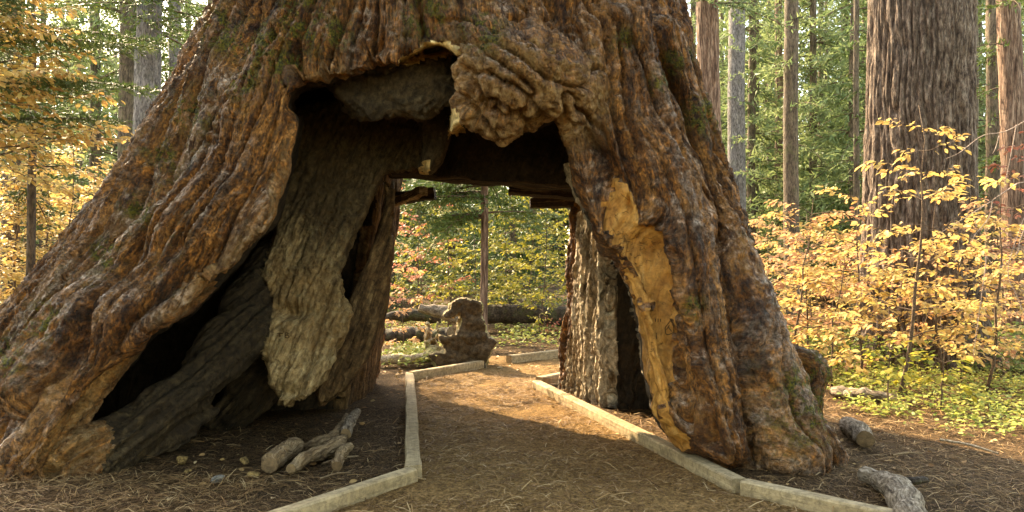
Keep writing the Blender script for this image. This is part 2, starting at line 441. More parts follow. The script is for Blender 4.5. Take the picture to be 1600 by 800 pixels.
def trunk_f(x, y, z):
    s, t = trunk_r(x, y, z)
    n = 2.4
    f = ((np.maximum(s, 1e-4)**n+np.maximum(t, 1e-4)**n)**(1/n)-1)*2.6
    for c, r in BURLS: f = smin(f, blob(x, y, z, c, r), 0.25)
    for p, r in RIDGES: f = smin(f, capsule_chain(x, y, z, p, r), 0.16)
    return f
OPEN = PolySDF([(78, 1060), (78, 722), (112, 668), (150, 622), (180, 588), (212, 560), (240, 520), (300, 482), (340, 452), (375, 408), (400, 372),
    (432, 348), (447, 300), (455, 240), (466, 192), (452, 174), (449, 155), (470, 138), (500, 131), (560, 118), (610, 98), (650, 80), (690, 68),
    (716, 84), (716, 140), (704, 207), (722, 192), (755, 205), (790, 222), (820, 207), (845, 197), (872, 180), (882, 220), (897, 270), (912, 320),
    (950, 395), (985, 450), (1000, 520), (1010, 580), (1030, 648), (1048, 682), (1085, 706), (1140, 736), (1160, 760), (1160, 1060)])
SLAB = PolySDF([(440, 175), (540, 150), (662, 165), (668, 255), (640, 268), (600, 270), (588, 296), (566, 345), (545, 392), (532, 430), (540, 452), (545, 490), (530, 545), (510, 590), (486, 620),
    (462, 634), (440, 632), (425, 612), (415, 570), (408, 522), (392, 492), (402, 440), (425, 380), (440, 320), (452, 250)])
SLAB2 = PolySDF([(602, 280), (616, 300), (612, 420), (604, 490), (578, 560), (540, 612), (500, 636), (486, 610), (524, 530), (552, 450), (580, 392), (597, 330)])
CHUNK = PolySDF([(500, 128), (530, 120), (600, 100), (650, 88), (700, 82), (712, 95), (712, 150), (700, 165), (690, 174), (665, 188), (640, 180), (612, 178), (580, 184), (556, 180), (540, 170), (528, 150)])
VPOST = PolySDF([(655, 165), (714, 150), (704, 215), (692, 245), (672, 272), (662, 268)])
BARE = PolySDF([(948, 276), (976, 284), (992, 320), (1000, 358), (1034, 360), (1048, 420), (1056, 500), (1050, 600), (1062, 660), (1078, 706), (1046, 706), (1020, 640),
    (1004, 580), (994, 520), (982, 456), (965, 425), (952, 380), (945, 320)])
PALE = PolySDF([(610, 108), (626, 88), (660, 72), (690, 62), (708, 66), (714, 84), (706, 90), (690, 83), (655, 97)])
PALE2 = PolySDF([(706, 170), (716, 176), (728, 206), (698, 216)])
PALE3 = PolySDF([(668, 252), (676, 250), (668, 274), (655, 274)])
def solid(sd, x, y, z, px, py, dc, th, k=0.14):
    return smax(sd(px, py)*y/F_PX, np.abs(y-dc)-th, k)
ROOTS = [([at(105, 745, 6.25), at(190, 690, 6.6), at(300, 600, 7.2), at(380, 520, 7.7), at(440, 430, 8.3)], [.26, .25, .25, .30, .4]),
         ([at(150, 760, 6.5), at(240, 712, 6.8), at(330, 640, 7.4)], [.12, .12, .1]),
         ([at(345, 668, 8.2), at(395, 610, 8.3), at(450, 520, 8.5)], [.16, .3, .35])]
def inner_fields(x, y, z, px, py):
    slab = solid(SLAB, x, y, z, px, py, 8.35-0.0019*(py-180)+0.0010*np.abs(px-480), 0.17, 0.02)
    slab2 = solid(SLAB2, x, y, z, px, py, 8.62-0.0010*(py-280), 0.22, 0.06)
    ch = solid(CHUNK, x, y, z, px, py, 7.35+0.0*px, 0.42, 0.2)
    vp = solid(VPOST, x, y, z, px, py, 8.05+0.0*px, 0.22)
    rt = None
    for p, r in ROOTS:
        q = capsule_chain(x, y, z, p, r); rt = q if rt is None else smin(rt, q, 0.12)
    return slab, slab2, ch, vp, rt
def corridor(x, y, z):
    xl = -2.0+0.155*z
    xr = np.interp(y, [7.0, 7.7, 8.3, 9.05, 9.1, 9.4, 11.3, 13], [1.6, 2.0, 2.0, 1.95, 1.19, 1.10, .66, .55]).astype(np.float32)
    zc = 2.76-0.075*(x+1.6)+0.9*sstep(9.15, 9.5, y)
    return smax(smax(xl-x, x-xr, 0.05), smax(z-zc, 7.9-y, 0.03), 0.04)
def tree_f(x, y, z):
    y = np.maximum(y, 0.5)
    px = 800+F_PX*x/y; py = HOR-F_PX*(z-EYE)/y
    T = trunk_f(x, y, z)
    wob = 0.05*noise(x*2.3, y*2.3, z*2.3)+0.025*noise(x*6, y*6, z*6)
    D = np.where(px < 606, 9.25, np.where(px > 925, 9.35, 8.62)).astype(np.float32)
    O = smax(OPEN(px, py)*y/F_PX+wob*0.8, (y-D-wob*2)*0.8, 0.10)
    f = smax(T, -O, 0.09)
    f = smax(f, -(corridor(x, y, z)+wob*0.6), 0.05)
    for k_, q in enumerate(inner_fields(x, y, z, px, py)): f = np.minimum(f, q+wob*(.35 if k_ < 2 else 1))
    return f
lo, hi, VS = (-7.2, 5.2, -0.25), (3.9, 12.2, 7.0), 0.04
V, Q = voxel(tree_f, lo, hi, VS)
V, Q = subdivide(V, Q)
# outside of the frame (well above, left or behind) nothing needs fine faces, but the tree stays closed there
N = vnormals(V, Q)
x, y, z = V.T.copy()
px = 800+F_PX*x/y; py = HOR-F_PX*(z-EYE)/y
Tv = trunk_f(x, y, z); slab, slab2, chk, vpo, rts = inner_fields(x, y, z, px, py); cor = corridor(x, y, z)
s_, t_ = trunk_r(x, y, z)
sg = np.where(x < CX, -s_, s_); tg = np.where(y < CY, -t_, t_)
th = np.arctan2(tg, sg)
wbark = sstep(-0.22, -0.06, Tv)
inn = np.stack([slab, slab2, chk, vpo, rts, np.full_like(slab, 0.09), ], 1)
which = np.argmin(inn, 1)                       # 0 slab 1 slab2 2 chunk 3 post 4 root 5 cavity / tunnel
# grain coordinates: across, radial, along
arc = th*3.4
warp = 0.16*noise(arc*1.1, z*0.7, 1.7)+0.05*noise(arc*4, z*2.2, 4.2)
gz = z+0.12*noise(arc*1.5, z*1.3, 8.1)
ab = arc+warp
big = noise(ab*0.9, z*0.35, 3.3)
def crease(n, w): return np.exp(-(n/w)**2)
fold_n = noise(ab*1.7, gz*0.24, 11.0); med_n = noise(ab*5.2+0.3*big, gz*0.42, 21.0); sml_n = noise(ab*13, gz*1.1, 31.0); tiny_n = noise(ab*28, gz*2.6, 37.0)
wr_n = noise(ab*3.0, gz*5.0+0.8*noise(ab*2, gz*2, 2.2), 61.0)             # cross wrinkles
lump = noise(x*4.2, y*4.2, z*4.2); lump2 = np.abs(noise(x*9, y*9, z*9))
fine = noise(ab*34, z*7.5, 41.0); fine2 = noise(x*27, y*27, z*27)
knob = sstep(0.35, 0.0, np.min([blob(x, y, z, c, (r[0]*1.15, r[1]*1.15, r[2]*1.15)) for c, r in BURLS[:3]], 0))   # gnarled burl over the passage
mdp = 0.4+0.9*sstep(-0.3, 0.4, noise(ab*0.8, z*0.6, 71.0))
fl1 = noise(ab*5.5+0.4*lump, gz*0.7, 81.0); fl2 = noise(ab*12+0.4*lump, gz*1.5, 91.0); fl3 = noise(ab*25, gz*3.6, 95.0)
rough = fbm(x*13, y*13, z*13, 3)
hb = (1-knob)*(0.09*big+0.15*(np.minimum(np.abs(fold_n)*1.6, 0.7)-0.3)-0.13*crease(fold_n, 0.05)+0.03*(np.minimum(np.abs(med_n)*1.9, 0.75)-0.3)-0.09*mdp*crease(med_n, 0.06)
     -0.028*mdp*crease(sml_n, 0.11)-0.010*crease(tiny_n, 0.2)-0.02*crease(wr_n, 0.06)*sstep(0.25, 0.6, noise(ab*1.2, z*1.2, 77.0))
     +0.026*sstep(-.03, .05, fl1)+0.016*sstep(-.04, .05, fl2)+0.008*sstep(-.08, .08, fl3)-0.03)+0.014*lump+0.016*(lump2-0.2)+0.022*rough+0.009*fine+0.004*fine2
kx, kz = x*.8-z*.6, x*.6+z*.8
vor = np.abs(noise(kx*1.9+13.7+0.5*lump, y*1.9+5.3, kz*5.2+2.1)); vor2 = np.abs(noise(kx*5.5+3.3, y*5.5+1.9, kz*11+0.5*lump))
hb = hb+knob*(0.10*(np.minimum(vor*2.4, 0.7)-0.35)-0.06*crease(vor, .05)+0.018*(np.minimum(vor2*2.4, .8)-0.3)-0.02*crease(vor2, .06)+0.022*rough)
bare = sstep(6, -8, BARE(px, py)+9*noise(x*5, y*5, z*3)+8*noise(x*16, y*16, z*5)+5*noise(x*40, y*40, z*12))*(y < 8.0)
pale = sstep(3, -3, np.minimum(np.minimum(PALE(px, py), PALE2(px, py)), PALE3(px, py))+5*noise(x*7, y*7, z*4))*(y < 8.8)
gsl = 0.33
across = x*math.cos(gsl)-(z-1.5)*math.sin(gsl); along = (z-1.5)*math.cos(gsl)+x*math.sin(gsl)
gr = 0.8
isr = which == 4
across = np.where(isr, x*math.sin(gr)-z*math.cos(gr)*1.0, across); along = np.where(isr, x*math.cos(gr)+z*math.sin(gr), along)
wall = (which == 5) & (cor < 0.16) & (Tv < -0.08) & ~((N[:, 1] < -0.6) & (z > 2.2))
across = np.where(wall, y*1.0+x*0.3, across); along = np.where(wall, z, along)
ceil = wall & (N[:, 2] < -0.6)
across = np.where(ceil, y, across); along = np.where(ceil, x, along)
wf = np.abs(noise(across*9+0.4*lump, along*0.9, y*2)); wf2 = np.abs(noise(across*24, along*2.2, y*5)); wf3 = noise(across*4, along*0.5, 5.5)
hw = np.where(ceil, 0.35, 1.0)*(0.05*(wf-0.25)+0.02*(wf2-0.25)+0.05*wf3*0.7+0.02*lump+0.005*fine2)
rag = wall & (x > 0.2) & (N[:, 2] > -0.5)
rg1 = noise(across*10+0.25*lump, along*0.38, 33.0); rg2 = noise(across*22+.3*lump, along*0.9, 43.0)
hw = np.where(rag, 0.05*np.abs(rg1)*2-0.09*crease(rg1, .10)-0.045*crease(rg2, .13)+0.035*wf3+0.03*rough+0.012*fine2, hw)
lump_ = lump
# cracked blocks of the hanging charred chunk
hw = np.where(which == 2, 0.03*(np.abs(noise(x*11, y*11, z*11))*2-.5)+0.03*lump+0.012*fine2, hw)
# slab: hollows near its tip, lichen crust
gro = noise(across*7.5, along*0.55, 12.0)
hw = np.where(which <= 1, hw*0.6-0.04*crease(gro, .05)+0.012*rough, hw)
hw = np.where(isr, hw*.8-0.06*crease(noise(across*6, along*.5, 8.), .08)-0.03*crease(noise(across*14, along*1.0, 4.), .1)+.02*rough, hw)
hsl = 0.035*(wf-.25)+0.02*(wf2-.25)-0.055*crease(gro, .05)-0.03*crease(noise(across*16, along*1.1, 6.), .08)+0.03*rough+0.045*noise(across*3, along*2.2, 2.0)
hsl = hsl-0.16*np.exp(-(((px-452)/26)**2+((py-484)/12)**2))-0.08*np.exp(-(((px-447)/20)**2+((py-613)/8)**2))-0.09*np.exp(-((px-(505-.30*(py-480)))/7)**2)*sstep(440, 470, py)*sstep(600, 560, py)
hw = np.where(which == 0, hsl, hw)
h = wbark*(hb*(1-0.8*bare)-0.085*bare+0.02*bare*wf3-0.012*bare*crease(noise(x*22, y*22, z*2.2), .12))+(1-wbark)*hw
h = np.where(pale > 0.5, 0.25*h, h)
hole = np.exp(-((px-974)/6)**2-((py-322)/15)**2)+0.6*np.exp(-((px-1002-.25*(py-430))/14)**2-((py-425)/26)**2)
h = h-0.09*hole*wbark
h *= sstep(-0.25, 0.05, z)*0.7+0.3
V2 = V+N*h[:, None]
N2 = vnormals(V2, Q)
hn = np.clip(0.5+(h+0.02)*2.6, 0, 1)
mossn = noise(x*1.3+4, y*1.3, z*1.1)
leftm = sstep(430, 250, px-0.45*(430-py)*0)*sstep(700, 300, py)
moss = sstep(0.12, 0.42, mossn+0.55*(N2[:, 2]-0.15)+0.25*(0.5-hn))*np.clip(0.05+0.3*leftm+0.3*sstep(150, 0, py)*sstep(760, 560, px)+0.7*sstep(1150, 1280, px)*sstep(350, 560, py), 0, 1)
mp = 0*px
for a_, b_, r_ in ((662, 16, 34), (470, 28, 38), (405, 66, 30), (520, 45, 22), (378, 120, 26), (292, 175, 20), (246, 236, 18), (205, 325, 16), (160, 395, 18), (70, 500, 24), (12, 560, 26), (755, 48, 28), (1104, 178, 22), (1178, 358, 14), (1196, 400, 12), (1060, 90, 18),
        (1085, 480, 14), (1252, 650, 30), (1236, 600, 20), (1292, 585, 34), (1285, 640, 30), (975, 62, 14), (345, 48, 26), (440, 100, 22), (1215, 470, 14), (1030, 130, 14)):
    mp = np.maximum(mp, np.exp(-((px-a_)/r_)**2-((py-b_)/(r_*1.25))**2))
moss = np.clip(np.maximum(moss, mp*1.6*(y < 9.2)), 0, 1)
silver = 0*px
for ln in ([(338, 110), (285, 190), (250, 252), (205, 322), (150, 382), (95, 436), (30, 500)], [(300, 195), (262, 262), (230, 300), (190, 360)], [(210, 330), (160, 400), (118, 455)]):
    for (x0_, y0_), (x1_, y1_) in zip(ln[:-1], ln[1:]):
        ex, ey = x1_-x0_, y1_-y0_; tt_ = np.clip(((px-x0_)*ex+(py-y0_)*ey)/(ex*ex+ey*ey), 0, 1)
        silver = np.maximum(silver, np.exp(-((px-x0_-tt_*ex)**2+(py-y0_-tt_*ey)**2)/64.))
silver *= (y < 9.2)*(wbark > .5)
weather = sstep(-0.1, 0.55, N2[:, 2])*sstep(-0.3, 0.3, noise(arc*1.3, z*1.0, 6.0)+0.2)
weather = np.clip(weather+1.5*silver*sstep(-.25, .2, noise(arc*3, z*2, 4.4)+.15), 0, 1.4)
burn = np.clip(sstep(430, 320, py+45*noise(x*3, y*3, z*2)+40*rough)*1.0+0.8*sstep(0.05, 0.4, noise(across*4, along*.9, 7.7)+.35*rough), 0, 1)
burn = np.where(isr, np.clip(.3+sstep(-3.5, -2.7, x+0.35*lump+0.25*rough)+sstep(.0, .4, mossn+.6*rough), 0, 1), burn)
burn = np.where(which == 1, sstep(0.05, 0.4, noise(across*5, along*.8, 3.))*.8, burn)
grain = np.where((Tv > -.2)[:, None], np.stack([ab, np.zeros_like(ab), gz], 1), np.stack([across, y, along], 1))

gold = knob*sstep(.35, -.35, N2[:, 2]+.3*noise(x*3, y*3, z*3))*(py > 60)  # lit golden underside of the burl, painted into the bark colour
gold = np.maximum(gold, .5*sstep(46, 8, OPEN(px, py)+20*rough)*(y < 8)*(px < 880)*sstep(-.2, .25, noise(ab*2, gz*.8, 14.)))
M_BARK = mat_bark()
M_BARE = mat_wood('bare_golden_wood', [(0.2, (0.10, 0.032, 0.008)), (0.40, (0.36, 0.15, 0.034)), (0.56, (0.50, 0.235, 0.058)), (0.72, (0.62, 0.35, 0.12))], (0.24, 0.09, 0.02), (30, 30, 2.2), 0.010, 0.6, mott=0.5)
M_PALE = mat_wood('pale_cut_wood', [(0.2, (0.40, 0.25, 0.10)), (0.6, (0.62, 0.44, 0.20)), (0.9, (0.70, 0.54, 0.28))], None, (18, 18, 2), 0.006, 0.65)
M_SLAB = mat_wood('weathered_heartwood', [(0.25, (0.05, 0.028, 0.010)), (0.40, (0.20, 0.120, 0.050)), (0.54, (0.37, 0.245, 0.115)), (0.68, (0.52, 0.38, 0.20))], (0.19, 0.098, 0.034), (30, 30, 3.0), 0.022, 0.8, 0.25, 0.75, mott=0.5)
M_ROOT = mat_wood('dark_weathered_root', [(0.30, (0.014, 0.008, 0.004)), (0.45, (0.065, 0.040, 0.018)), (0.58, (0.14, 0.092, 0.043)), (0.72, (0.25, 0.18, 0.09))], (0.05, 0.028, 0.012), (26, 26, 2.2), 0.02, 0.8, 0.15, 0.8, mott=0.6)
M_CHAR = mat_wood('charred_heartwood', [(0.25, (0.008, 0.006, 0.004)), (0.55, (0.030, 0.019, 0.010)), (0.85, (0.075, 0.046, 0.022))], (0.04, 0.025, 0.012), (14, 14, 2.5), 0.02, 0.75)
M_CHUNK = mat_wood('charred_cracked_wood', [(0.25, (0.02, 0.014, 0.009)), (0.5, (0.08, 0.058, 0.034)), (0.8, (0.19, 0.145, 0.085))], (0.03, 0.02, 0.012), (16, 16, 9), 0.02, 0.7)
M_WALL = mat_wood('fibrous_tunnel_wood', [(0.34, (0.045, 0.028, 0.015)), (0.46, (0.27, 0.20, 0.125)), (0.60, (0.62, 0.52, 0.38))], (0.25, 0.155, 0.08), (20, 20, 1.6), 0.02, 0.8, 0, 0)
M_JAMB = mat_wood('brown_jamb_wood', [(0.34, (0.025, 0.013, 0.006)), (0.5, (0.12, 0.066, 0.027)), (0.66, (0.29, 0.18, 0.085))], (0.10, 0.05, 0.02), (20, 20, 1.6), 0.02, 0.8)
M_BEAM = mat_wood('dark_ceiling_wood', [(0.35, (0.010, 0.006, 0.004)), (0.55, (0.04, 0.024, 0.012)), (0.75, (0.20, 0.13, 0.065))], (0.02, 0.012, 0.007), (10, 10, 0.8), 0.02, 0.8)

tt = empty('tunnel_tree', (CX, CY, 0), 'giant sequoia trunk with a walk-through tunnel cut in its charred base', 'tree')
lab = np.full(len(V2), 0)
skin = Tv > np.where(px > 880, -0.42, -0.2)-0.06*lump
lab[skin & (bare > 0.5)] = 1
innerm = ~skin
lab[innerm] = 5
for k, l in ((0, 3), (1, 4), (2, 6), (3, 6), (4, 7)): lab[innerm & (which == k)] = l
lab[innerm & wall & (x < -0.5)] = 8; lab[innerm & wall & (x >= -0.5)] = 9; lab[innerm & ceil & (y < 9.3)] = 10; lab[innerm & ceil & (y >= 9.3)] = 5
lab[(pale > 0.5) & (N[:, 1] < 0.6)] = 2
fl = lab[Q[:, 0]]
ci = np.flatnonzero(fl == 10)                      # keep the ceiling in one piece
if len(ci):
    vl = np.arange(len(V2)); fq = Q[ci]
    for _ in range(400):
        m_ = vl[fq].min(1); old = vl[fq]
        for k in range(4): np.minimum.at(vl, fq[:, k], m_)
        if (vl[fq] == old).all(): break
    u_, c_ = np.unique(vl[fq[:, 0]], return_counts=True)
    fl[ci[vl[fq[:, 0]] != u_[c_.argmax()]]] = 5
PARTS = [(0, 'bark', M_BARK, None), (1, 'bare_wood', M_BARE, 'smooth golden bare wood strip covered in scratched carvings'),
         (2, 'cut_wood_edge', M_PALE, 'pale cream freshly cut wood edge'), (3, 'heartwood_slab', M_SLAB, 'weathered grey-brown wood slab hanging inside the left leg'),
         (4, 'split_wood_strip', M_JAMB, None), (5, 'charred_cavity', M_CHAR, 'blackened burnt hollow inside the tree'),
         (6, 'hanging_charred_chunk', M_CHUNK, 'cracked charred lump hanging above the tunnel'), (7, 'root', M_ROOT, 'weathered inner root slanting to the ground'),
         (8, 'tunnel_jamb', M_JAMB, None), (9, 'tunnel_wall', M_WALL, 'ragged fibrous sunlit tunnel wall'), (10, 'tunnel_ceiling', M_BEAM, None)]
TREE_BVH = BVHTree.FromPolygons(V2[::1].tolist(), Q.tolist())
for k, nm, m, lb in PARTS:
    f = Q[fl == k]
    if not len(f): continue
    u, inv = np.unique(f, return_inverse=True)
    me = mk_mesh(nm, V2[u]-np.array([CX, CY, 0], np.float32), inv.reshape(-1, 4), True,
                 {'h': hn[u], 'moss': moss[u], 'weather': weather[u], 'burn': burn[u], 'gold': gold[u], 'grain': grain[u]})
    o = link(nm, me, m, tt)
    if lb: o['label'] = lb
# the trunk goes on above the picture
zz = np.array([6.9, 9, 12, 16, 20, 24.0]); seg = 40
a = np.arange(seg)/seg*2*math.pi
U = []
for q in zz:
    L, R, Fr, B = [float(v[0]) for v in T_ext(np.array([q]))]
    k = 1 if q <= 12 else 1-(q-12)*0.02
    ca, sa = np.cos(a), np.sin(a)
    e = (np.abs(ca)**2.4+np.abs(sa)**2.4)**(-1/2.4)
    ux = np.where(ca < 0, L, R)*ca*e*k; uy = np.where(sa < 0, Fr, B)*sa*e*k
    U.append(np.stack([ux, uy, np.full(seg, q)], 1))
U = np.concatenate(U); i = np.arange(len(zz)-1)[:, None]*seg; j = np.arange(seg)[None, :]
UF = np.stack([i+j, i+(j+1) % seg, i+seg+(j+1) % seg, i+seg+j], -1).reshape(-1, 4)
link('upper_trunk', mk_mesh('upper_trunk', U, UF, True, {'h': np.full(len(U), .5), 'moss': np.zeros(len(U)), 'weather': np.full(len(U), .3), 'grain': np.stack([np.tile(a, len(zz))*3.4, U[:, 0]*0, U[:, 2]], 1)}), M_BARK, tt)

def beam(p0, p1, w, hgt, nm, mat):
    p0 = np.asarray(p0, float); p1 = np.asarray(p1, float); d = p1-p0; L = np.linalg.norm(d); d /= L
    sd = np.cross(d, [0, 0, 1.0]); sd /= np.linalg.norm(sd); up = np.cross(sd, d)
    T = np.linspace(0, L, 24); A_ = []; G = []
    pr = [(u, v) for u, v in zip([-.5, -.5, -.5, 0, .5, .5, .5, 0], [-.5, 0, .5, .5, .5, 0, -.5, -.5])]
    for t in T:
        for u, v in pr:
            wb = 0.02*noise(t*4+p0[0], u*3, v*3+p0[2])+0.01*noise(t*17, u*9, v*9)
            A_.append(p0+d*t+sd*(u*w+wb)+up*(v*hgt+wb)); G.append((u*w+3*v*hgt, v*hgt, t))
    k = len(pr); i = np.arange(23)[:, None]*k; j = np.arange(k)[None, :]
    F = np.stack([i+j, i+(j+1) % k, i+k+(j+1) % k, i+k+j], -1).reshape(-1, 4)
    E1 = np.array([[0, 1, 3, 7], [1, 2, 3, 3], [7, 3, 5, 6], [3, 4, 5, 5]])
    E1 = np.array([[0, 1, 7], [1, 3, 7], [1, 2, 3], [7, 3, 5], [7, 5, 6], [3, 4, 5]])
    return link(nm, mk_mesh(nm, np.array(A_)-[CX, CY, 0], [F, E1, E1[:, ::-1]+23*k], False, {'grain': np.array(G)}), mat, tt)
beam(at(596, 312, 10.2), at(680, 303, 10.2), .3, .14, 'ceiling_beam', M_BEAM)
beam(at(612, 318, 10.5), at(662, 298, 9.5), .10, .10, 'ceiling_brace', M_WALL)
beam(at(795, 297, 9.9), at(915, 306, 9.9), .35, .10, 'ceiling_beam', M_BEAM)
beam(at(828, 318, 10.6), at(925, 316, 10.6), .3, .12, 'ceiling_beam', M_BEAM)
def cast(px_, py_):
    d = Vector(at(px_, py_, 1.0))-Vector((0, 0, EYE)); d.normalize()
    r = TREE_BVH.ray_cast(Vector((0, 0, EYE)), d)
    return r[0], r[1]
# carved letters and scratches in the wood
M_CARVE = NT('carved_mark'); M_CARVE.bsdf((0.075, 0.038, 0.012), 0.9); M_CARVE = M_CARVE.m
def stroke(acc, pts, w):
    P = [];
    for a_, b_ in zip(pts[:-1], pts[1:]):
        n_ = max(2, int(math.hypot(b_[0]-a_[0], b_[1]-a_[1])/2)+1)
        for t in np.linspace(0, 1, n_, endpoint=False): P.append((a_[0]+(b_[0]-a_[0])*t, a_[1]+(b_[1]-a_[1])*t))
    P.append(pts[-1]); H = []
    for p_ in P:
        c, n = cast(*p_)
        if c is None: return
        H.append((c+n*0.004, n))
    for (c0, n0), (c1, n1) in zip(H[:-1], H[1:]):
        if (c1-c0).length > 0.09 or (c1-c0).length < 1e-5: continue
        s = (c1-c0).cross(n0); s.normalize(); s *= w
        acc.add([c0-s, c0+s, c1+s, c1-s, (c0+c1)/2-n0*0.02], [[0, 1, 2], [0, 2, 3], [0, 4, 1]], 0)
rc = random.Random(5)
acc = Acc()
for st in ([(433, 521), (442, 521)], [(437, 521), (437, 527)], [(446, 520), (446, 528), (450, 528), (452, 526), (450, 524), (446, 524), (450, 523), (451, 521), (446, 520)]):
    stroke(acc, st, 0.005)
if acc.n: link('carved_letters', acc.mesh('carved_letters', (CX, CY, 0), False), M_CARVE, tt)['label'] = 'letters TB carved in the hanging wood slab'
acc = Acc()
for st in ([(497, 358), (502, 369)], [(505, 348), (521, 366)], [(507, 348), (527, 355)], [(497, 357), (505, 351)], [(521, 336), (520, 344), (527, 345)], [(478, 330), (478, 338), (472, 338), (477, 343)],
           [(513, 331), (523, 332)], [(526, 328), (535, 333)]):
    stroke(acc, st, 0.006)
if acc.n: link('carved_strokes', acc.mesh('carved_strokes', (CX, CY, 0), False), M_CARVE, tt)['kind'] = 'stuff'
acc = Acc()
for st in ([(1047, 498), (1053, 506), (1053, 519), (1045, 523), (1040, 522), (1039, 512), (1047, 502)], [(1044, 511), (1050, 518)], [(1041, 515), (1046, 508)], [(1026, 520), (1026, 530)],
           [(1024, 498), (1024, 503)], [(1028, 498), (1028, 503)], [(1032, 498), (1032, 503)]):
    stroke(acc, st, 0.004)
for k in range(150):
    cx_ = rc.uniform(955, 1050); cy_ = rc.choice([rc.uniform(290, 420), rc.uniform(360, 400), rc.uniform(440, 640)])
    if BARE(np.array([cx_]), np.array([cy_]))[0] > -6: continue
    q = [(cx_, cy_)]
    for m_ in range(rc.choice([1, 1, 2, 3])): q.append((q[-1][0]+rc.uniform(-6, 6), q[-1][1]+rc.uniform(-4, 5)))
    stroke(acc, q, rc.uniform(0.001, 0.0022))
if acc.n: link('carved_scratches', acc.mesh('carved_scratches', (CX, CY, 0), False), M_CARVE, tt)['kind'] = 'stuff'
# ------------------------------------------------------------------ ground
def mat_ground(name, a, b, c_, litter=0.5):
    t = NT(name); p = t.pos()
    n1 = t.noise(p, 0.9, 5, 0.6); n2 = t.noise(p, 14, 5, 0.7); n3 = t.noise(t.scale(p, (60, 22, 40)), 1.0, 3, 0.7, 1.5)
    c = t.ramp(n2, [(0.3, a), (0.55, b), (0.8, c_)])
    c = t.mix(t.math('MULTIPLY', t.step(n3, 0.52, 0.68), litter), c, (0.30, 0.19, 0.085))
    c = t.mix(0.9, c, t.ramp(t.noise(p, 38, 4, 0.75), [(0.38, (0.35, 0.33, 0.3)), (0.5, (1, 1, 1)), (0.62, (1.6, 1.55, 1.5))]), 'MULTIPLY')
    c = t.mix(t.math('MULTIPLY', t.step(n1, 0.45, 0.65), 0.4), c, t.mix(1.0, c, (0.62, 0.55, 0.5), 'MULTIPLY'))
    t.bsdf(c, 0.95, t.bump(n3, 0.03, 1.0, t.bump(n2, 0.06, 1.0)), 0.1); return t.m
def ground_z(x, y):
    r = 0.018*noise(x*1.1, y*1.1, 0.5)+0.010*noise(x*4, y*4, 2.5)
    far = sstep(16, 60, y)*(1.6+0.9*noise(x*0.05, y*0.05, 9.0))
    side = sstep(5.5, 14, np.abs(x))*sstep(30, 8, y)*0.10*noise(x*.5, y*.5, 4)
    moundl = 0.10*np.exp(-((x+4.0)/1.1)**2-((y-5.5)/0.55)**2)+0.05*np.exp(-((x-2.3)/1.2)**2-((y-6.1)/0.5)**2)
    return r+far+side+moundl-0.03
gx = np.concatenate([np.linspace(-160, -12, 30), np.linspace(-11.5, 13, 190), np.linspace(13.5, 160, 30)])
gy = np.concatenate([np.linspace(-20, 3, 8), np.linspace(3.4, 16, 180), np.linspace(16.3, 40, 50), np.linspace(42, 220, 30)])
GX, GY = np.meshgrid(gx, gy, indexing='ij'); GZ = ground_z(GX, GY)
def in_path(x, y):      # soft mask of the trodden way
    xl = np.interp(y, [4, 5.2, 6.25, 12, 13, 40], [-2.2, -1.5, -.86, -1.6, -1.7, -3]); xr = np.interp(y, [4, 5.2, 6.0, 11.5, 13, 40], [3.4, 2.5, 1.75, .45, 1.6, 3])
    return sstep(-.15, .1, np.minimum(x-xl, xr-x))
GZ = GZ-0.03*in_path(GX, GY)*(GY < 16)
n, m = GX.shape
I, J = np.meshgrid(np.arange(n-1), np.arange(m-1), indexing='ij'); b = (I*m+J).ravel()
GF = np.stack([b, b+m, b+m+1, b+1], 1)
M_GND = mat_ground('forest_floor', (0.035, 0.021, 0.011), (0.095, 0.055, 0.026), (0.19, 0.115, 0.055), 0.6)
tag(link('ground', mk_mesh('ground', np.stack([GX.ravel(), GY.ravel(), GZ.ravel()], 1), GF), M_GND), kind='structure')
# path: a packed sheet between the timbers, a few mm above the soil
py_ = np.linspace(3.6, 15.5, 150); k_ = np.linspace(0, 1, 60)
xl = np.interp(py_, [3.6, 5.2, 6.28, 12.2, 13.1, 15.5], [-2.6, -1.5, -.85, -1.55, -0.6, -0.4]); xr = np.interp(py_, [3.6, 5.2, 6.0, 11.4, 12.2, 13.6, 15.5], [3.9, 2.42, 1.72, .36, 0.8, 1.2, 2.2])
PXX = xl[:, None]+(xr-xl)[:, None]*k_[None, :]; PYY = np.repeat(py_[:, None], 60, 1)
PZ = -0.026+0.012*noise(PXX*1.6, PYY*1.6, 3.3)+0.006*noise(PXX*7, PYY*7, 1.3)+0.006
I, J = np.meshgrid(np.arange(149), np.arange(59), indexing='ij'); b = (I*60+J).ravel()
M_PATH = mat_ground('path_dirt', (0.13, 0.070, 0.025), (0.27, 0.155, 0.06), (0.42, 0.265, 0.12), 0.5)
def path_z(x, y): return -0.02+0.012*noise(x*1.6, y*1.6, 3.3)+0.006*noise(x*7, y*7, 1.3)
tag(link('path', mk_mesh('path', np.stack([PXX.ravel(), PYY.ravel(), PZ.ravel()], 1), np.stack([b, b+1, b+61, b+60], 1)), M_PATH), kind='structure')

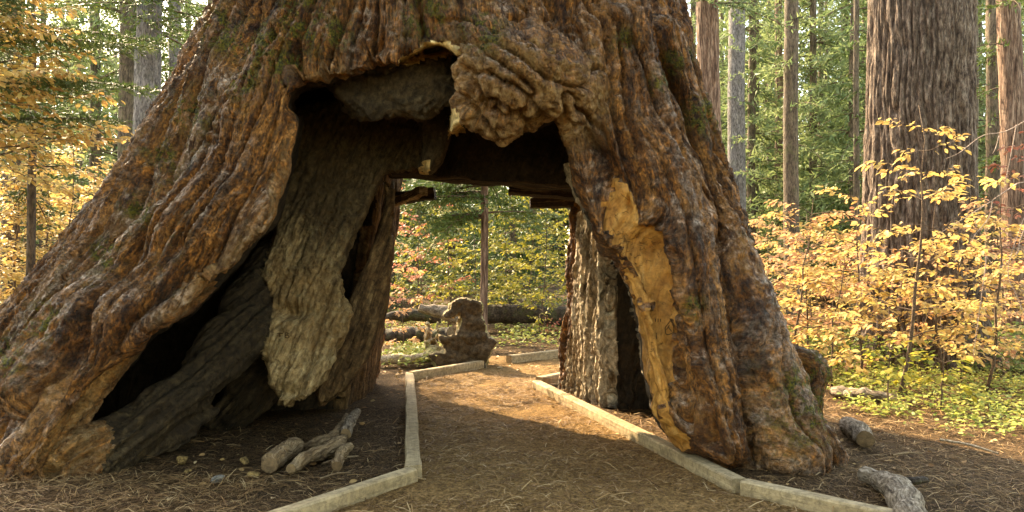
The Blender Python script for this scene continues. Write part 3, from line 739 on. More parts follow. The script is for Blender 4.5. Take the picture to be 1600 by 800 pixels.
# ------------------------------------------------------------------ kerb timbers
M_TIMB = mat_wood('kerb_timber', [(0.2, (0.20, 0.14, 0.075)), (0.55, (0.34, 0.255, 0.145)), (0.85, (0.45, 0.35, 0.21))], (0.24, 0.17, 0.09), (28, 28, 1.2), 0.004, 0.8, attrib='grain', mott=0.5)
def timber(p0, p1, w, h, label, name='kerb_timber', z=-0.04):
    p0 = np.array([p0[0], p0[1], z]); p1 = np.array([p1[0], p1[1], z])
    d = p1-p0; L = np.linalg.norm(d); d /= L; s = np.array([d[1], -d[0], 0])
    n = max(3, int(L/0.12)); T = np.linspace(0, L, n)
    prof = np.array([[-.5, 0], [-.5, .86], [-.42, 1.0], [.40, 1.0], [.5, .88], [.5, 0]])
    V = []; G = []
    for t in T:
        q = p0+d*t
        for u, v in prof:
            wob = 0.012*noise(t*1.3+p0[0], u*2+p0[1], v*2)+0.004*noise(t*9, u*5+p0[0], v*5)
            V.append(q+s*(u*w+wob)+np.array([0, 0, v*h+wob*0.7-(0.02 if v == 0 else 0)])); G.append([u*w, v*h, t])
    k = len(prof); i = np.arange(n-1)[:, None]*k; j = np.arange(k)[None, :]
    F = np.stack([i+j, i+(j+1) % k, i+k+(j+1) % k, i+k+j], -1).reshape(-1, 4)
    V = np.array(V, float); c = V.mean(0); c[2] = 0
    C = np.array([[0, 1, 2, 3], [0, 3, 4, 5]]); E2 = (C+(n-1)*k)[:, ::-1]
    me = mk_mesh(name, V-c, [F, C[:, ::-1], E2[:, ::-1]] if False else [F, C, E2], False, {'grain': np.array(G)})
    o = link(name, me, M_TIMB); o.location = c
    return tag(o, label, 'timber', 'timbers edging the path')
A = gnd(645, 748); B_ = gnd(641, 590)
timber(gnd(380, 838)[:2], A[:2], .10, .13, 'weathered timber edging the path in front of the broken branches')
timber(A[:2]+[0.0, 0.04], B_[:2]-[0, .05], .13, .135, 'long straight timber running beside the tunnel jamb')
timber(gnd(642, 592)[:2]+[0, .02], gnd(752, 573)[:2], .12, .15, 'short timber set at an angle in front of the upright stump')
Rk = gnd(1155, 766)
timber(gnd(838, 604)[:2], Rk[:2], .12, .13, 'long timber running along the ragged sunlit tunnel wall')
timber(Rk[:2]+[.03, -.03], gnd(1430, 828)[:2], .11, .13, 'timber edging the path beside the bent grey log')
timber(gnd(840, 602)[:2]+[.02, .08], gnd(905, 588)[:2]+[.05, .1], .12, .15, 'stub of timber ending against the foot of the tunnel wall')
timber(gnd(795, 566)[:2], gnd(905, 553)[:2], .14, .17, 'timber crossing behind the path beyond the tunnel')

# ------------------------------------------------------------------ logs, branches, stones
M_LOG = mat_wood('grey_log_bark', [(0.34, (0.04, 0.026, 0.017)), (0.48, (0.17, 0.125, 0.085)), (0.62, (0.34, 0.275, 0.205))], None, (45, 45, 9), 0.012, 0.85, mott=.5)
M_DARKLOG = mat_trunk('dark_log_bark', [(0.25, (0.015, 0.011, 0.008)), (0.5, (0.05, 0.036, 0.024)), (0.8, (0.11, 0.085, 0.06))], (8, 8, 8), 0.03, 0.4)
M_STICK = mat_wood('dry_branch_wood', [(0.34, (0.05, 0.028, 0.012)), (0.48, (0.18, 0.115, 0.058)), (0.62, (0.34, 0.24, 0.14))], (0.12, 0.07, 0.035), (60, 60, 5), 0.008, 0.85, mott=.5)
M_PALELOG = mat_trunk('pale_log', [(0.25, (0.22, 0.16, 0.10)), (0.5, (0.38, 0.30, 0.20)), (0.8, (0.5, 0.42, 0.30))], (18, 18, 18), 0.01)
def log(name, pts, radii, label, cat, mat, seg=16, n=24, bump=.25, bf=5, ends=None, group=None, squash=1.0):
    n = n*3; P = poly_line(pts, n); P = P+np.stack([noise(np.linspace(0, 6, n), q_+pts[0][0]*5, 1.) for q_ in (0., 3., 6.)], 1)*max(radii)*.22; R = np.interp(np.linspace(0, 1, n), np.linspace(0, 1, len(radii)), radii)
    c = P[len(P)//2].copy(); c[2] = min(P[:, 2])
    root = empty(name, c, label, cat, group)
    a = Acc(); R = R*(1+.15*noise(np.linspace(0, 5.2, n)+c[0]*3, 0.3, c[1])+.10*noise(np.linspace(0, 17, n)+c[0]*3, 4.3, c[1])); V, F, C = tube(P, R, seg, bump=bump*1.2, bf=bf*.13/max(radii), seed=c[0]*7, squash=squash); a.add(V, F)
    L_ = np.concatenate([[0], np.cumsum(np.linalg.norm(np.diff(P, axis=0), axis=1))]); th_g = np.tile(np.abs(np.arange(seg)/seg-.5)*2*math.pi, n)
    gr_a = np.concatenate([np.stack([th_g*np.repeat(R, seg), 0*th_g+c[0], np.repeat(L_, seg)], 1), [[0, 0, 0], [0, 0, 1]]])
    link('bark' if 'log' in name else 'wood', mk_mesh(name, V-c, F, 'branch' not in name, {'grain': gr_a}), mat, root)
    for e, sgn in ((0, -1), (-1, 1)):
        # broken end grain
        T, A_, B2 = frames(P); t = T[e]*sgn; th_ = np.arange(seg)/seg*2*math.pi
        ring = V[:seg] if e == 0 else V[(n-1)*seg:n*seg]
        ctr = ring.mean(0)
        inner = ctr+(ring-ctr)*0.62+t*R[e]*0.12*(1+noise(ring[:, 0]*20, ring[:, 1]*20, ring[:, 2]*20))[:, None]
        W = np.concatenate([ring+t*0.003, inner, [ctr+t*R[e]*0.08]])
        j = np.arange(seg); k = (j+1) % seg
        b = Acc(); b.add(W, np.stack([j, k, seg+k, seg+j], 1) if sgn > 0 else np.stack([k, j, seg+j, seg+k], 1))
        f3 = np.stack([seg+j, seg+k, np.full(seg, 2*seg)], 1)
        b.F3.append(f3 if sgn > 0 else f3[:, ::-1])
        link('end_grain', b.mesh('end_grain', c), ends or M_STICK, root)
    return root
def gp(px_, py_, r=0.0):
    q = gnd(px_, py_); q[2] = r; return q
log('fallen_log', [gp(1352, 755, .06), gp(1385, 770, .08), gp(1412, 798, .09), gp(1430, 850, .09)], [.055, .085, .10, .105], 'bent grey log lying by the path timber on needle litter', 'log', M_LOG)
log('fallen_log', [gp(1322, 672, .07), gp(1338, 688, .09), gp(1352, 700, .08)], [.08, .095, .08], 'short broken log stub against the foot of the tunnel tree', 'log', M_LOG, n=14)
log('dead_branch', [gp(1416, 757, .03), gp(1432, 758, .035), gp(1449, 756, .03)], [.025, .032, .022], 'small dark wood scrap beside the bent grey log', 'branch', M_DARKLOG, 8, 8)
W = 'broken branches by the tunnel'
log('broken_branch', [gp(422, 738, .06), gp(440, 722, .07), gp(462, 706, .07)], [.075, .085, .06], 'thick short brown wood piece beside the broken branches', 'branch', M_STICK, 12, 12, .3, group=W)
log('broken_branch', [gp(455, 742, .05), gp(480, 726, .06), gp(520, 710, .06), gp(538, 694, .07)], [.04, .062, .07, .035], 'longest brown broken branch with tapered end', 'branch', M_STICK, 12, 20, .3, group=W)
log('broken_branch', [gp(475, 704, .04), gp(505, 702, .07), gp(530, 686, .09), gp(541, 664, .10)], [.04, .05, .05, .03], 'crooked brown branch lying behind the longest broken branch', 'branch', M_STICK, 10, 18, .3, group=W)
log('broken_branch', [gp(541, 694, .10), gp(548, 676, .12), gp(559, 660, .12)], [.055, .055, .035], 'grey split branch end leaning on the broken branches', 'branch', M_LOG, 10, 14, .35, group=W)
log('broken_branch', [gp(526, 736, .04), gp(533, 720, .06), gp(546, 708, .06)], [.045, .05, .035], 'short knotty brown branch by the tip of the longest one', 'branch', M_STICK, 10, 14, .4, group=W)
for i_, (p_, q_, r_) in enumerate([((500, 752), (548, 742), .008), ((505, 728), (560, 716), .010), ((420, 760), (470, 754), .006), ((1470, 690), (1560, 712), .012), ((1395, 715), (1440, 712), .01)]):
    log('twig', [gp(*p_, .02), gp((p_[0]+q_[0])/2, (p_[1]+q_[1])/2-1, .028), gp(*q_, .02)], [r_, r_, r_*.6],
        ['thin twig in front of the broken branches', 'thin twig lying right of the longest broken branch', 'pale thin twig on litter below the thick wood piece', 'pale grey stick on sunny litter by the green plants', 'thin stick on litter behind the bent grey log'][i_], 'twig', M_STICK if i_ != 3 else M_PALELOG, 6, 8, .2)
log('pale_log', [gp(560, 570, .10), gp(610, 572, .11), gp(650, 570, .11), gp(672, 566, .10)], [.085, .09, .09, .075], 'smooth pale log lying left of the upright stump', 'log', M_PALELOG)
log('fallen_log', [at(748, 497, 21)*[1, 1, 0]+[0, 0, .55], at(800, 500, 21)*[1, 1, 0]+[0, 0, .52], at(905, 500, 21.2)*[1, 1, 0]+[0, 0, .5]], [.26, .26, .24], 'dark fallen log lying behind the upright stump', 'log', M_DARKLOG, 16, 20)
log('fallen_log', [at(655, 480, 18), at(700, 491, 18), at(745, 508, 18)], [.09, .17, .2], 'leaning grey-brown log end rising behind the upright stump', 'log', M_LOG, 12, 16)
log('fallen_log', [at(600, 524, 17), at(650, 523, 16.6), at(705, 524, 16.4)], [.12, .18, .2], 'low dark rotten log left of the upright stump', 'log', M_DARKLOG, 14, 16, .4, 3)
log('fallen_log', [at(595, 497, 19), at(640, 492, 19), at(690, 497, 19)], [.13, .15, .13], 'dark mossy log behind the low rotten log', 'log', M_DARKLOG, 14, 16, .4, 3)
log('fallen_log', [at(1300, 622, 10.2)*[1, 1, 0]+[0, 0, .05], at(1345, 634, 9.8)*[1, 1, 0]+[0, 0, .08], at(1400, 648, 9.5)*[1, 1, 0]+[0, 0, .06]], [.07, .09, .06], 'half buried grey log among the green ground plants', 'log', M_LOG, 10, 14, .35)
M_ROCK = mat_trunk('ochre_stone', [(0.25, (0.09, 0.055, 0.02)), (0.5, (0.20, 0.125, 0.045)), (0.8, (0.30, 0.20, 0.085))], (14, 14, 14), 0.02)
M_GROCK = mat_trunk('grey_stone', [(0.25, (0.07, 0.065, 0.055)), (0.5, (0.16, 0.145, 0.12)), (0.8, (0.28, 0.25, 0.2))], (14, 14, 14), 0.02)
def stone(px_, py_, w, hgt, label, mat, seed):
    r = np.random.RandomState(seed)
    nu, nv = 14, 9
    u = np.arange(nu)/nu*2*math.pi; v = np.linspace(-math.pi/2, math.pi/2, nv)
    X = np.cos(v)[:, None]*np.cos(u); Y = np.cos(v)[:, None]*np.sin(u); Z = np.repeat(np.sin(v)[:, None], nu, 1)
    P = np.stack([X, Y, Z], -1)
    for k in range(7):
        nrm = r.normal(size=3); nrm /= np.linalg.norm(nrm); dd = P@nrm; lim = r.uniform(.55, .8)
        P = P-np.maximum(dd-lim, 0)[..., None]*nrm
    P = P*(1+0.12*noise(P[..., 0]*3+seed, P[..., 1]*3, P[..., 2]*3))[..., None]*np.array([w, w*.7, hgt])
    i = np.arange(nv-1)[:, None]*nu; j = np.arange(nu)[None, :]
    F = np.stack([i+j, i+(j+1) % nu, i+nu+(j+1) % nu, i+nu+j], -1).reshape(-1, 4)
    o = link('stone', mk_mesh('stone', P.reshape(-1, 3), F, False), mat); c = gnd(px_, py_); o.location = (c[0], c[1], hgt*.55); o.rotation_euler[2] = seed
    return tag(o, label, 'stone', 'stones in the burnt hollow')
stone(285, 722, .062, .045, 'rounded ochre stone on dark soil under the slanting root', M_ROCK, 1)
stone(383, 724, .066, .036, 'flat ochre stone on dark soil left of the thick wood piece', M_ROCK, 2)
stone(396, 744, .070, .028, 'low tan stone in front of the flat ochre stone', M_ROCK, 3)
stone(340, 752, .062, .036, 'grey angular stone on the litter in front of the hollow', M_GROCK, 4)
stone(293, 738, .05, .016, 'flat pale ochre chip in front of the rounded ochre stone', M_ROCK, 5)
stone(213, 716, .05, .03, 'small brown stone beside the slanting root', M_ROCK, 6)

# ------------------------------------------------------------------ upright stump behind the tunnel
ST = PolySDF([(660, 554), (672, 552), (696, 552), (697, 546), (688, 535), (686, 524), (700, 525), (712, 525), (720, 502), (718, 488), (709, 497), (700, 497), (689, 495), (696, 486), (704, 484),
    (701, 477), (711, 470), (727, 465), (741, 468), (754, 472), (755, 490), (758, 506), (761, 526), (772, 529), (777, 538), (767, 545), (761, 570), (755, 590), (684, 590), (678, 566)])
def stump_f(x, y, z):
    px_ = 800+F_PX*x/y; py_2 = HOR-F_PX*(z-EYE)/y
    w = 0.05*noise(x*5, y*5, z*5)+0.03*noise(x*12, y*12, z*12)
    f = smax(ST(px_, py_2)*y/F_PX+0.01+w*0.7+0.02*noise(x*26, y*26, z*26), np.abs(y-13.55)-0.15+w, 0.02)
    for c, r in ((at(700, 556, 14.0), (.40, .34, .13)), (at(668, 542, 14.2), (.05, .10, .30)), (at(682, 548, 14.3), (.05, .12, .28)), (at(740, 540, 13.9), (.26, .3, .5)), (at(722, 512, 13.95), (.07, .30, .30))):
        f = smin(f, blob(x, y, z, c, r)+w*1.2, 0.06)
    return f
SV, SQ = voxel(stump_f, at(640, 600, 13.1)*[1, 0, 0]+[0, 12.9, -.12], (0.0, 14.9, 1.5), 0.025)
SN = vnormals(SV, SQ)
sh = 0.015*noise(SV[:, 0]*22, SV[:, 1]*22, SV[:, 2]*22)+0.02*np.abs(noise(SV[:, 0]*9, SV[:, 1]*9, SV[:, 2]*5))
SV2 = SV+SN*sh[:, None]
M_STFACE = mat_wood('stump_cut_face', [(0.25, (0.04, 0.028, 0.016)), (0.55, (0.085, 0.06, 0.034)), (0.85, (0.14, 0.10, 0.06))], None, (5, 5, 5), 0.01, 0.85, attrib=None)
M_STRAG = mat_wood('stump_ragged_wood', [(0.25, (0.10, 0.06, 0.03)), (0.5, (0.30, 0.21, 0.12)), (0.85, (0.5, 0.42, 0.28))], (0.28, 0.30, 0.10), (10, 10, 10), 0.02, 0.85, attrib=None)
stc = np.array([-.95, 13.6, 0.0])
sto = empty('upright_stump', stc, 'upright slab of sawn tree stump with a hollow ragged side beyond the tunnel', 'stump')
front = (SV[SQ].mean(1)[:, 1] < 13.52) & (SN[SQ].mean(1)[:, 1] < -0.55)
for nm, mk_, mt in (('cut_face', front, M_STFACE), ('ragged_back', ~front, M_STRAG)):
    f = SQ[mk_]; u, inv = np.unique(f, return_inverse=True)
    link(nm, mk_mesh(nm, SV2[u]-stc, inv.reshape(-1, 4), True), mt, sto)
# ------------------------------------------------------------------ foliage kit
LEAF_V = np.array([[0, 0, 0], [.28, .22, .05], [.28, 0, 0], [.28, -.22, .05], [.64, .25, .03], [.64, 0, -.03], [.64, -.25, .03], [1, 0, -.12]], np.float32)
LEAF_F = np.array([[0, 2, 1], [0, 3, 2], [1, 2, 5], [1, 5, 4], [2, 3, 6], [2, 6, 5], [4, 5, 7], [5, 6, 7]])
def unit(v): return v/(np.linalg.norm(v, axis=-1, keepdims=True)+1e-9)
def leaf_batch(acc, P, D, Nn, S, rnd, TV=LEAF_V, TF=LEAF_F):
    P = np.asarray(P, np.float32); n = len(P)
    if not n: return
    D = unit(np.asarray(D, np.float32)); B = unit(np.cross(np.asarray(Nn, np.float32), D)); Nn = np.cross(D, B)
    S = np.broadcast_to(np.asarray(S, np.float32), (n,))[:, None, None]
    V = P[:, None]+S*(TV[None, :, 0:1]*D[:, None]+TV[None, :, 1:2]*B[:, None]+TV[None, :, 2:3]*Nn[:, None])
    F = (np.arange(n)[:, None, None]*len(TV)+TF[None]).reshape(-1, TF.shape[1])
    acc.add(V.reshape(-1, 3), F, np.repeat(np.asarray(rnd, np.float32), len(TV)))
YEL = [(0.0, (0.56, 0.37, 0.115)), (0.35, (0.62, 0.45, 0.17)), (0.65, (0.58, 0.37, 0.135)), (0.85, (0.48, 0.26, 0.095)), (1.0, (0.56, 0.47, 0.15))]
ORG = [(0.0, (0.54, 0.29, 0.13)), (0.4, (0.58, 0.36, 0.18)), (0.7, (0.48, 0.22, 0.12)), (1.0, (0.56, 0.38, 0.16))]
PNK = [(0.0, (0.52, 0.17, 0.10)), (0.5, (0.58, 0.26, 0.15)), (1.0, (0.5, 0.13, 0.08))]
YGR = [(0.0, (0.28, 0.25, 0.04)), (0.4, (0.42, 0.35, 0.06)), (0.75, (0.17, 0.20, 0.035)), (1.0, (0.46, 0.36, 0.07))]
GRN = [(0.0, (0.08, 0.13, 0.03)), (0.5, (0.16, 0.22, 0.05)), (1.0, (0.26, 0.29, 0.06))]
M_YEL = mat_leaf('yellow_dogwood_leaf', YEL); M_ORG = mat_leaf('orange_dogwood_leaf', ORG); M_PNK = mat_leaf('pink_dogwood_leaf', PNK)
M_YGR = mat_leaf('yellow_green_leaf', YGR); M_GRN = mat_leaf('green_leaf', GRN)
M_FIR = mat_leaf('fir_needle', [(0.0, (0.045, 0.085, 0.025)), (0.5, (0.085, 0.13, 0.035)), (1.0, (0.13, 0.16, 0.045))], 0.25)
M_FIRL = mat_leaf('sun_tinted_fir_needle', [(0.0, (0.09, 0.14, 0.055)), (0.5, (0.16, 0.215, 0.09)), (1.0, (0.26, 0.30, 0.13))], 0.45)  # paler copy of fir_needle, sunlit brightness put into the colour
M_TWIG = mat_trunk('brown_twig', [(0.3, (0.05, 0.032, 0.022)), (0.6, (0.13, 0.085, 0.055)), (0.85, (0.2, 0.14, 0.1))], (20, 20, 20), 0.005)
M_PTWIG = mat_trunk('pale_twig', [(0.3, (0.26, 0.17, 0.13)), (0.6, (0.42, 0.31, 0.25)), (0.85, (0.55, 0.44, 0.37))], (20, 20, 20), 0.004)
LEAF_ME = {}
def unit_leaf(mat):
    if mat.name not in LEAF_ME:
        me = mk_mesh('leaf', LEAF_V, LEAF_F, True); me.materials.append(mat); LEAF_ME[mat.name] = me
    return LEAF_ME[mat.name]
from mathutils import Matrix
def leaf_objects(P, D, Nn, S, mat, root, base):
    me = unit_leaf(mat)
    D = unit(D); B = unit(np.cross(Nn, D)); Nn = np.cross(D, B)
    for p, d, b, n, s in zip(P, D, B, Nn, S):
        o = bpy.data.objects.new('leaf', me); o.parent = root
        m = Matrix(((d[0], b[0], n[0]), (d[1], b[1], n[1]), (d[2], b[2], n[2])))
        o.location = [float(q) for q in (p-base)]; o.rotation_euler = m.to_euler(); o.scale = (float(s),)*3
        COL.objects.link(o)
def in_frame(P, mg=10):
    x_ = 800+F_PX*P[:, 0]/np.maximum(P[:, 1], .1); y_ = HOR-F_PX*(P[:, 2]-EYE)/np.maximum(P[:, 1], .1)
    return (x_ > -mg) & (x_ < 1600+mg) & (y_ > -mg) & (y_ < 800+mg) & (P[:, 1] > 1)

def dogwood_data(H, spread, seed, leaf=.112, step=.28, z0=.2, tw=.155, lean=(0, 0), az=None, azw=math.pi, droop=0.35, node=.075):
    """stem tubes, twig tubes, leaves of one shrub standing at the origin"""
    r = np.random.RandomState(seed)
    stem = Acc(); br = Acc(); LP, LD, LN, LS = [], [], [], []
    zs = np.linspace(0, H, 9)
    SP = np.stack([lean[0]*(zs/H)**1.5+.04*H*np.cumsum(r.normal(size=9))*.25, lean[1]*(zs/H)**1.5+.04*H*np.cumsum(r.normal(size=9))*.25, zs], 1); SP[0, :2] = 0
    add_tube(stem, SP, np.linspace(.007+.0055*H, .004, 9), 6)
    z = z0*H; a = r.uniform(0, 6.28)
    def leaves_on(Q0, Q1, first):
        L = np.linalg.norm(Q1-Q0); d = (Q1-Q0)/L; sd = np.cross(d, [0, 0, 1.0]); sd = sd/(np.linalg.norm(sd)+1e-9)
        for t in np.append(np.arange(first, L-.02, node), L):
            tip = t >= L-1e-6
            for s in (-1, 1):
                if r.rand() < .12: continue
                dd = d*(1.0 if tip else r.uniform(.3, .8))+sd*s*r.uniform(.4, .9)*(0.6 if tip else 1)+np.array([0, 0, -droop*r.uniform(0, 1.5)])+r.normal(size=3)*.15
                nn = np.array([0, 0, 1.0])+r.normal(size=3)*.38-dd*0
                LP.append(Q0+d*t+r.normal(size=3)*.018); LD.append(dd); LN.append(nn); LS.append(leaf*r.uniform(.5, 1.2))
    while z < H*1.0:
        for q in (0, math.pi):
            aa = a+q+r.normal()*.25
            if az is not None: aa = az+r.uniform(-azw, azw)
            f = z/H; L = spread*(1-.62*f**1.6)*r.uniform(.65, 1.1)
            b0 = np.array([np.interp(z, zs, SP[:, k]) for k in range(3)]); hd = np.array([math.cos(aa), math.sin(aa), 0]); rise = r.uniform(-.05, .6)
            t = np.linspace(0, 1, 6)[:, None]
            BP = b0+hd*L*t+np.array([0, 0, 1.0])*L*(rise*t-.22*t**2.2)+np.cumsum(r.normal(size=(6, 3)), 0)*.035*L; BP[0] = b0
            add_tube(br, BP, np.linspace(.0035+.004*L, .002, 6), 4, caps=False)
            k = .22*L; side = 1
            seglen = np.linalg.norm(np.diff(BP, axis=0), axis=1); cum = np.concatenate([[0], np.cumsum(seglen)])
            while k < cum[-1]-.05:
                p = np.array([np.interp(k, cum, BP[:, m]) for m in range(3)]); sd = np.array([-hd[1], hd[0], 0])*side
                tl = r.uniform(.5, 1.1)*(.14+.30*(1-k/cum[-1])*min(L, 1.3))
                e = p+(hd*.75+sd*r.uniform(.5, 1.0)+np.array([0, 0, r.uniform(-.35, .45)]))*tl
                add_tube(br, [p, (p+e)/2+[0, 0, .012], e], [.003, .0024, .0015], 3, caps=False)
                leaves_on(p, e, .06)
                k += tw*r.uniform(.6, 1.3); side = -side
            leaves_on(BP[3], BP[4], .02); leaves_on(BP[4], BP[5], .02)
        z += step*r.uniform(.7, 1.25); a += math.pi/2
    return stem, br, np.array(LP), np.array(LD), np.array(LN), np.array(LS), r
def dogwood(base, H, spread, seed, label, mat, nobj=0, group=None, cat='shrub', name='dogwood_shrub', **k):
    base = np.asarray(base, float)
    stem, br, P, D, Nn, S, r = dogwood_data(H, spread, seed, **k)
    root = empty(name, base, label, cat, group)
    link('stem', stem.mesh('stem'), M_TWIG, root); link('twigs', br.mesh('twigs'), M_TWIG, root)['kind'] = 'stuff'
    keep = np.ones(len(P), bool)
    if nobj:
        W_ = P+base; vis = np.flatnonzero(in_frame(W_))
        sc = S[vis]/W_[vis, 1]
        pick = vis[np.argsort(-sc)[:nobj]]; keep[pick] = False
        leaf_objects(W_[pick], D[pick], Nn[pick], S[pick], mat, root, base)
    acc = Acc(); leaf_batch(acc, P[keep], D[keep], Nn[keep], S[keep], r.rand(keep.sum()))
    if acc.n:
        fo = link('foliage', acc.mesh('foliage'), mat, root); fo['kind'] = 'stuff'
    return root
def copy_tree(root, loc, rz, s, label=None, group=None):
    c = root.copy(); COL.objects.link(c); c.location = [float(q) for q in loc]; c.rotation_euler[2] = rz; c.scale = (s, s, s)
    if label: c['label'] = label
    if group: c['group'] = group
    for ch in root.children:
        d = ch.copy(); d.parent = c; COL.objects.link(d)
    return c

NEEDLE_V = np.array([[0, -.5, 0], [0, .5, 0], [1, 0, 0]], np.float32); NEEDLE_F = np.array([[0, 1, 2]])
def bough(acc, woody, p0, az, L, rise, droop, r, tuft=.12, tw=.16, nper=5, wid=.28, twl=.45):
    """one fir bough: flat spray of side twigs carrying needle tufts"""
    hd = np.array([math.cos(az), math.sin(az), 0]); sd = np.array([-hd[1], hd[0], 0])
    t = np.linspace(0, 1, 7)[:, None]
    BP = p0+hd*L*t+np.array([0, 0, 1.0])*L*(rise*t-droop*t**2)
    add_tube(woody, BP, np.linspace(.008+.010*L, .003, 7), 4, caps=False)
    ks = np.arange(.12*L, L, tw); P, D, Nn, S = [], [], [], []
    for i, k in enumerate(ks):
        f = k/L; p = np.array([np.interp(f, t[:, 0], BP[:, m]) for m in range(3)])
        for s in (-1, 1):
            tl = (twl*L*(1-f)**.8+.12)*r.uniform(.6, 1.1)
            d = hd*r.uniform(.6, 1)+sd*s*r.uniform(.6, 1)+np.array([0, 0, r.uniform(-.5, .05)]); d /= np.linalg.norm(d)
            n = max(2, int(tl/tuft*nper*.5)); u = r.rand(n)*tl
            q = p+d*u[:, None]+np.array([0, 0, -1.0])*(u**2*.3)[:, None]
            P.append(q); D.append(d+r.normal(size=(n, 3))*.55); Nn.append(np.array([0, 0, 1.0])+r.normal(size=(n, 3))*.5); S.append(np.full(n, tuft)*r.uniform(.6, 1.3, n))
    P = np.concatenate(P); S = np.concatenate(S)
    TV = NEEDLE_V*np.array([1, wid, 1], np.float32)
    leaf_batch(acc, P, np.concatenate(D), np.concatenate(Nn), S, np.clip(r.rand(len(P))*.6+r.rand()*.4, 0, 1), TV, NEEDLE_F)
def conifer(name, base, H, r0, crown, label, mat_t, mat_c, seed, group=None, Lmax=2.6, lean=(0, 0), step=.5, nb=4, seg=14, ridged=.12, rn=9, tuft=.2, tw=.2, nper=5, top=None, wid=.28, az=None, rtop=.55, sweep=.2, plate=2.4, vf=.8, wv=.15):
    """crown: (z from, z to) of the boughs"""
    base = np.asarray(base, float); r = np.random.RandomState(seed)
    root = empty(name, base, label, 'tree', group)
    top = top or H
    nr = max(6, int(top/(.25 if seg < 40 else .05))); zs = np.linspace(-.2, top, nr)
    P = np.stack([lean[0]*zs/10+.02*np.sin(zs*.7+seed), lean[1]*zs/10+.02*np.cos(zs*.5+seed), zs], 1)
    R = r0*(1-(1-rtop)*np.clip(zs/H, 0, 1))*(1+.35*np.exp(-np.maximum(zs, 0)/(.9*r0+.15)))
    a = Acc(); V_, F_, C_ = tube(P, R, seg, ridged=ridged, seed=seed*3.7, rn=rn, plate=plate, vf=vf, wv=wv, caps=False); a.add(V_, F_)
    link('trunk', a.mesh('trunk'), mat_t, root)
    if crown:
        acc = Acc(); wd = Acc(); z = crown[0]
        while z < crown[1]:
            f = (z-crown[0])/max(H-crown[0], 1)
            for k in range(nb):
                aa = r.uniform(0, 6.28) if az is None else az+r.normal()*.6
                L = Lmax*(1-.8*f)*r.uniform(.6, 1.15)
                p0 = np.array([lean[0]*z/10, lean[1]*z/10, z+r.uniform(-.1, .1)])
                bough(acc, wd, p0, aa, L, r.uniform(-.1, .25), r.uniform(.15, .15+2*sweep), r, tuft, tw, nper, wid)
            z += step*r.uniform(.7, 1.3)
        link('branches', wd.mesh('branches'), M_TWIG, root)['kind'] = 'stuff'
        cr = link('crown', acc.mesh('crown'), mat_c, root); cr['kind'] = 'stuff'
    return root
# ------------------------------------------------------------------ tall trunks
M_PINE = mat_trunk('sugar_pine_bark', [(0.32, (0.022, 0.014, 0.010)), (0.45, (0.085, 0.055, 0.040)), (0.56, (0.155, 0.112, 0.085)), (0.7, (0.27, 0.215, 0.175))], (14, 14, 4), 0.05)
M_CEDAR = mat_trunk('cedar_bark', [(0.34, (0.035, 0.018, 0.012)), (0.48, (0.14, 0.080, 0.055)), (0.64, (0.28, 0.19, 0.14))], (18, 18, 1.6), 0.05)
M_GREYB = mat_trunk('grey_fir_bark', [(0.25, (0.055, 0.048, 0.045)), (0.5, (0.13, 0.115, 0.11)), (0.8, (0.22, 0.2, 0.19))], (10, 10, 3), 0.03, 0.15)
M_BRNB = mat_trunk('brown_fir_bark', [(0.25, (0.035, 0.025, 0.018)), (0.5, (0.10, 0.072, 0.05)), (0.8, (0.17, 0.13, 0.095))], (10, 10, 2.5), 0.03, 0.35)
def tb(px_, d):         # a trunk's foot on the ground at depth d
    x_ = (px_-800)/F_PX*d
    return np.array([x_, d, float(ground_z(np.array(x_), np.array(d)))-.02])
conifer('pine_tree', tb(1437, 14.0), 40, .92, None, 'massive pine trunk with deeply furrowed plated bark behind the yellow shrubs', M_PINE, None, 3, seg=320, ridged=.085, rn=30, top=12, rtop=.45, plate=3.4, vf=.75, wv=.07)
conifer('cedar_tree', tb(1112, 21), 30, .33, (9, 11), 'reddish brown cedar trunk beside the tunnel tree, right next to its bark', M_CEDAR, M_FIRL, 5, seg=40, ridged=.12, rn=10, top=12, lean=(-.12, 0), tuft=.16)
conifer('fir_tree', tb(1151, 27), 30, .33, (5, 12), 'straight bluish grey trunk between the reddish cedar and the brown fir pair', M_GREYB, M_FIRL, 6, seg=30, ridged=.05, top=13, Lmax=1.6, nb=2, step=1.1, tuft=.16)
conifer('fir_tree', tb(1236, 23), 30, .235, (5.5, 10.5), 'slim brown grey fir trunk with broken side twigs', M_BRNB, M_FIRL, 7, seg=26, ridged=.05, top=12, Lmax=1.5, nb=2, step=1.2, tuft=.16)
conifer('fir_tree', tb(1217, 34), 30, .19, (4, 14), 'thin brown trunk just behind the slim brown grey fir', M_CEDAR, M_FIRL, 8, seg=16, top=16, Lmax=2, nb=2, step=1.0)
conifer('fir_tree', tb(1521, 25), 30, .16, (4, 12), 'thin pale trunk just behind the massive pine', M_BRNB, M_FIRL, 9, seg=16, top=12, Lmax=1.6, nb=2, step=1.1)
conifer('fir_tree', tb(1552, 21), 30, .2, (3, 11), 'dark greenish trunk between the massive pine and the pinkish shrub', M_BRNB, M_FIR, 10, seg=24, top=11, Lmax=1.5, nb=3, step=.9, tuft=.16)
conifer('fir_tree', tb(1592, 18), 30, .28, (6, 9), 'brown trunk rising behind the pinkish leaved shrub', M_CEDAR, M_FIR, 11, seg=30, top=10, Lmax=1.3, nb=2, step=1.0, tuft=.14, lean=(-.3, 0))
conifer('fir_tree', tb(1338, 25), 26, .10, (2.5, 11), 'slender dark sapling trunk standing at the edge of the massive pine', M_BRNB, M_FIR, 12, seg=10, top=11, Lmax=1.5, nb=3, step=.7, tuft=.16)
